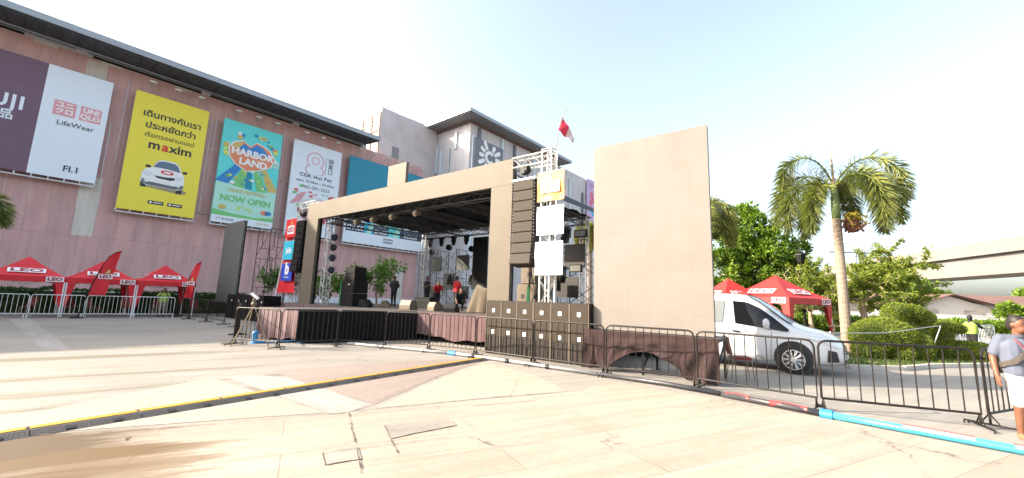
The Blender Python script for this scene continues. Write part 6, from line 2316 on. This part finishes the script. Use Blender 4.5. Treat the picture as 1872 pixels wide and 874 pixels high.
# ------------------------------------------------------------------ people
def capsule(mb, p, r, q, s_, n=12):
    p, q = V(p), V(q)
    d = q - p
    steps = 4
    pts, rad = [], []
    dn = d.normalized() if d.length > 1e-6 else V((0, 0, 1))
    for k2 in (0.98, 0.8, 0.5, 0.2):
        pts.append(p - dn * r * k2)
        rad.append(r * math.sqrt(max(1e-4, 1 - k2 * k2)))
    for i in range(steps + 1):
        pts.append(p.lerp(q, i / steps))
        rad.append(r + (s_ - r) * i / steps)
    for k2 in (0.2, 0.5, 0.8, 0.98):
        pts.append(q + dn * s_ * k2)
        rad.append(s_ * math.sqrt(max(1e-4, 1 - k2 * k2)))
    mb.tube(pts, r, n, True, radii=rad)


def remesh(mb, name, mat, parent, voxel, smooth=3):
    o = mb.build(name, mat)
    m1 = o.modifiers.new('r', 'REMESH')
    m1.mode = 'VOXEL'
    m1.voxel_size = voxel
    m2 = o.modifiers.new('s', 'SMOOTH')
    m2.iterations = smooth
    m2.factor = 0.5
    dg = bpy.context.evaluated_depsgraph_get()
    me = bpy.data.meshes.new_from_object(o.evaluated_get(dg))
    me.name = name
    me.polygons.foreach_set('use_smooth', [True] * len(me.polygons))
    o.modifiers.clear()
    old = o.data
    o.data = me
    bpy.data.meshes.remove(old)
    o.parent = parent
    return o


def person(label, loc, rz, J, top, bottom, skin=None, voxel=0.02, H=1.68, hair=True, vest=None, short_legs=False, sleeves='short', extra=None, group=None):
    """J: joint positions that differ from a straight stance. The figure faces -y."""
    t = thing('person', label, 'person', loc, rz, group)
    s_ = H / 1.70
    D = dict(pel=(0, 0, .93), chest=(0, .0, 1.25), neck=(0, .015, 1.43), head=(0, -.015, 1.585),
             shR=(-.185, .01, 1.375), elR=(-.25, .03, 1.10), wrR=(-.27, -.06, .87), shL=(.185, .01, 1.375), elL=(.25, .03, 1.10), wrL=(.27, -.06, .87),
             hiR=(-.09, 0, .90), knR=(-.10, -.02, .49), anR=(-.10, .02, .08), hiL=(.09, 0, .90), knL=(.10, -.02, .49), anL=(.10, .02, .08), look=(0, -1, 0))
    D.update(J)
    P = {k2: V(v) * s_ for k2, v in D.items()}
    look = V(D['look']).normalized()
    b = MB()
    # torso, neck, head
    for sx in (-1, 1):
        capsule(b, P['pel'] + V((sx * .065, 0, 0)), .105, P['chest'] + V((sx * .075, 0, 0)), .115)
    capsule(b, P['chest'], .12, P['neck'] - V((0, 0, .06)), .075)
    capsule(b, P['shR'], .052, P['shL'], .052)
    capsule(b, P['neck'] - V((0, 0, .04)), .058, P['head'] - V((0, 0, .05)), .055)
    hd = P['head']
    b.ball(hd + V((0, 0, .02)), (.078, .096, .105), 16, 12)
    b.ball(hd + look * .028 + V((0, 0, -.055)), (.058, .068, .068), 12, 9)
    sd_ = look.cross(V((0, 0, 1))).normalized()
    capsule(b, hd + look * .092 + V((0, 0, .012)), .010, hd + look * .112 + V((0, 0, -.028)), .017, 8)
    for sx in (-1, 1):
        b.ball(hd + sd_ * sx * .080 + V((0, 0, -.008)), (.014, .024, .034), 8, 6)
        capsule(b, hd + look * .086 + sd_ * sx * .018 + V((0, 0, .030)), .010, hd + look * .080 + sd_ * sx * .050 + V((0, 0, .030)), .009, 6)
    capsule(b, hd + look * .088 + sd_ * .022 + V((0, 0, -.062)), .010, hd + look * .088 - sd_ * .022 + V((0, 0, -.062)), .010, 6)
    for sx, S_ in ((-1, 'R'), (1, 'L')):
        capsule(b, P['sh' + S_], .052, P['el' + S_], .041)
        capsule(b, P['el' + S_], .041, P['wr' + S_], .028)
        d = (P['wr' + S_] - P['el' + S_]).normalized()
        w = P['wr' + S_]
        lat = V((0, -1, 0))
        lat = (lat - d * lat.dot(d)).normalized()
        palm_n = d.cross(lat).normalized() * (1 if sx > 0 else -1)
        pc = w + d * .055
        capsule(b, w + d * .02 + lat * .012, .024, w + d * .085 + lat * .024, .019, 8)
        capsule(b, w + d * .02 - lat * .012, .024, w + d * .085 - lat * .024, .018, 8)
        for k2, (ll, o_) in enumerate(((.068, .033), (.078, .012), (.072, -.010), (.055, -.031))):
            base = w + d * .088 + lat * o_
            k_ = base + d * ll * .55 + palm_n * -.006 * 0
            inn = V((-sx, 0, 0))
            tip = k_ + (d * .8 + inn * .45).normalized() * ll * .5
            capsule(b, base, .0095, k_, .009, 6)
            capsule(b, k_, .009, tip, .0075, 6)
        th = w + d * .03 + lat * .032
        t2 = th + (d * .6 + lat * .75).normalized() * .045
        capsule(b, th, .013, t2, .011, 6)
        capsule(b, t2, .011, t2 + (d * .9 + lat * .2).normalized() * .03, .009, 6)
        capsule(b, P['hi' + S_], .088, P['kn' + S_], .056)
        capsule(b, P['kn' + S_], .056, P['kn' + S_].lerp(P['an' + S_], .35) + V((0, .012, 0)), .054)
        capsule(b, P['kn' + S_].lerp(P['an' + S_], .35) + V((0, .012, 0)), .054, P['an' + S_], .036)
        capsule(b, P['an' + S_] + V((0, .02, -.04)), .034, P['an' + S_] + V((sx * .02, -.15, -.055)), .026)
    b.v = [(x, y, max(z, 0.012)) for x, y, z in b.v]
    body = remesh(b, 'body', skin or M_skin, t, voxel, 2)
    if hair:
        h = MB()
        h.ball(hd - look * .012 + V((0, 0, .04)), (.085, .100, .098), 14, 10)
        h.ball(hd - look * .045 + V((0, 0, .0)), (.078, .062, .085), 12, 8)
        h.v = [q for q in h.v]
        remesh(h, 'hair', M_hair, t, max(voxel, .012), 2)
    c = MB()
    for sx in (-1, 1):
        capsule(c, P['pel'] + V((sx * .068, 0, .0)), .128, P['chest'] + V((sx * .08, 0, 0)), .136)
    capsule(c, P['chest'], .132, P['neck'] - V((0, 0, .07)), .082)
    capsule(c, P['shR'] + V((0, 0, .0)), .066, P['shL'], .066)
    for S_ in 'RL':
        e = P['el' + S_]
        if sleeves == 'short':
            capsule(c, P['sh' + S_], .069, P['sh' + S_].lerp(e, .72), .070)
        else:
            capsule(c, P['sh' + S_], .066, e, .056)
            capsule(c, e, .056, e.lerp(P['wr' + S_], .92), .042)
    remesh(c, 'shirt', top, t, voxel, 2)
    c = MB()
    for sx, S_ in ((-1, 'R'), (1, 'L')):
        capsule(c, P['pel'] + V((sx * .05, 0, -.02)), .122, P['hi' + S_] + V((sx * .005, 0, -.05)), .106)
        if short_legs:
            capsule(c, P['hi' + S_], .104, P['kn' + S_] + V((0, 0, .02)), .088)
        else:
            capsule(c, P['hi' + S_], .102, P['kn' + S_], .072)
            capsule(c, P['kn' + S_], .072, P['an' + S_] + V((0, 0, .03)), .055)
    remesh(c, 'shorts' if short_legs else 'trousers', bottom, t, voxel, 2)
    if vest:
        c = MB()
        for sx in (-1, 1):
            capsule(c, P['pel'].lerp(P['chest'], .15) + V((sx * .07, 0, 0)), .142, P['chest'] + V((sx * .085, 0, .04)), .142)
        remesh(c, 'vest', vest, t, voxel, 2)
    for sx, S_ in ((-1, 'R'), (1, 'L')):
        f = MB()
        capsule(f, P['an' + S_] + V((0, .03, -.045)), .040, P['an' + S_] + V((sx * .02, -.17, -.052)), .034, 10)
        f.v = [(x, y, max(z, P['an' + S_].z - .082)) for x, y, z in f.v]
        f.build('sandal' if short_legs else 'shoe', M_black if not short_legs else pm('tan_sandal', (0.24, 0.13, 0.07), 0.7), t, smooth=True)
    return t, P


# walking man at the right edge, facing the camera's left a little
man, P = person('man walking at right edge in grey-blue polo and white shorts', (6.98, 5.68, 0), 0, dict(
    elR=(-.27, .05, 1.11), wrR=(-.28, -.03, .86), elL=(.27, .0, 1.10), wrL=(.27, -.10, .87), knR=(-.10, -.06, .50), anR=(-.09, .04, .085),
    knL=(.10, -.16, .52), anL=(.09, -.10, .09), look=(.55, -1, 0)), M_polo, M_shorts, None, 0.010, 1.62, True, None, True)
man.rotation_euler = (0, 0, R(-28))
hd = P['head']
lk = V((.55, -1, 0)).normalized()
sd_ = lk.cross(V((0, 0, 1))).normalized()
for sx in (-1, 1):
    MB().ball(hd + lk * .086 + sd_ * sx * .032 + V((0, 0, .012)), (.012, .010, .008), 8, 6).build('eye', M_ink, man, smooth=True)
MB().lathe([(.072, 0), (.078, .012), (.074, .035), (.066, .05)], P['neck'] + V((0, -.005, -.035)), 18).build('collar', pm('polo_collar', (0.05, 0.055, 0.075), .8), man, smooth=True)
path = [P['shL'] + V((-.035, .0, .085)), P['shL'] + V((-.05, -.075, .045)), P['chest'] + V((.09, -.150, .05)), P['chest'] + V((-.02, -.158, -.06)), P['chest'] + V((-.12, -.140, -.17)), P['pel'] + V((-.20, -.05, .08)), P['pel'] + V((-.215, .04, .06)),
        P['pel'] + V((-.12, .150, .16)), P['chest'] + V((.02, .160, .02)), P['shL'] + V((-.03, .07, .06)), P['shL'] + V((-.035, .0, .085))]
vs, fs = [], []
for i, p in enumerate(path):
    a_, b_ = path[max(i - 1, 0)], path[min(i + 1, len(path) - 1)]
    out = (p - V((0, 0, p.z))).normalized()
    if i in (0, len(path) - 1):
        out = V((.2, 0, 1)).normalized()
    w_ = (b_ - a_).cross(out).normalized() * .034
    for o_ in (out * .0, out * .014):
        vs += [p - w_ + o_, p + w_ + o_]
for i in range(len(path) - 1):
    q = i * 4
    for (c0, c1) in ((0, 1), (1, 3), (3, 2), (2, 0)):
        fs.append((q + c0, q + c1, q + 4 + c1, q + 4 + c0))
st_ = MB().add(vs, fs).build('bag_strap', M_strap, man)
MB().box(P['pel'] + V((-.20, .10, .05)), (.09, .20, .19)).build('shoulder_bag', M_strap, man, bevel=.03)
mb = MB()
for sx in (-1, 1):
    mb.tube([P['neck'] + V((sx * .07, -.05, -.03)), P['chest'] + V((sx * .05, -.155, .05)), P['chest'] + V((.03, -.165, -.09))], .006, 5)
mb.build('lanyard', M_piper, man)
MB().box(P['chest'] + V((.03, -.168, -.16)), (.10, .006, .14)).build('badge', M_logowhite, man)
MB().box(P['chest'] + V((.03, -.173, -.13)), (.085, .004, .05)).build('badge_print', M_pink, man)

person('person in black standing alone on stage, hand on hip', S(-10.6, 4.3, DECK), ST_RZ + 15, dict(elR=(-.34, .04, 1.16), wrR=(-.16, -.08, 1.02), elL=(.30, .03, 1.12), wrL=(.20, -.12, .95)), M_clothk, M_clothk, voxel=.022, H=1.70, sleeves='long')
person('man in dark clothes at the foot of the rear stage tower', S(-8.6, 5.0, DECK), ST_RZ + 100, dict(elR=(-.26, -.12, 1.12), wrR=(-.20, -.32, 1.22)), M_clothk, M_clothk, voxel=.022, H=1.70)
person('person in red shirt bending behind the dark clothed man', S(-8.7, 5.9, DECK), ST_RZ + 60, dict(pel=(0, .12, .88), chest=(0, -.05, 1.13), neck=(0, -.17, 1.27), head=(0, -.27, 1.37), shR=(-.185, -.13, 1.22), shL=(.185, -.13, 1.22), elR=(-.24, -.22, .97), wrR=(-.2, -.38, .80), elL=(.24, -.22, .97), wrL=(.2, -.38, .8), hiR=(-.09, .1, .86), hiL=(.09, .1, .86)), M_clothr, M_clothk, voxel=.022, H=1.68)
person('man in red shirt seen from behind on the stage', S(-6.3, 5.0, DECK), ST_RZ + 175, dict(elR=(-.26, -.08, 1.13), wrR=(-.16, -.25, 1.05), elL=(.26, -.08, 1.13), wrL=(.16, -.25, 1.05)), M_clothr, M_clothk, voxel=.022, H=1.70)
person('crouching person reaching down between the floor monitors', S(-4.0, 2.9, DECK), ST_RZ + 55, dict(pel=(0, .15, .42), chest=(0, -.05, .66), neck=(0, -.18, .80), head=(0, -.30, .88), shR=(-.185, -.14, .76), shL=(.185, -.14, .76), elR=(-.22, -.28, .52), wrR=(-.18, -.42, .30), elL=(.24, -.25, .52), wrL=(.2, -.4, .30),
       hiR=(-.09, .14, .42), knR=(-.14, -.22, .46), anR=(-.12, .04, .085), hiL=(.09, .14, .42), knL=(.14, -.22, .46), anL=(.12, .04, .085)), M_clothk, M_clothk, voxel=.022, H=1.70)
person('guard in yellow-green vest standing behind the left white barrier', (-19.9, 23.75, 0), 35, dict(elR=(-.30, -.06, 1.16), wrR=(-.10, -.20, 1.42), elL=(.28, -.06, 1.14), wrL=(.10, -.20, 1.40)), M_vest, M_clothg, voxel=.02, H=1.62)
person('guard in black with lime vest by the right white barriers', (19.2, 17.2, 0), 100, dict(elL=(.22, -.20, 1.22), wrL=(.16, -.46, 1.17), elR=(-.22, -.22, 1.20), wrR=(-.14, -.46, 1.16)), M_clothk, M_clothk, skin=M_clothk, voxel=.025, H=1.60, vest=M_vest, sleeves='long')
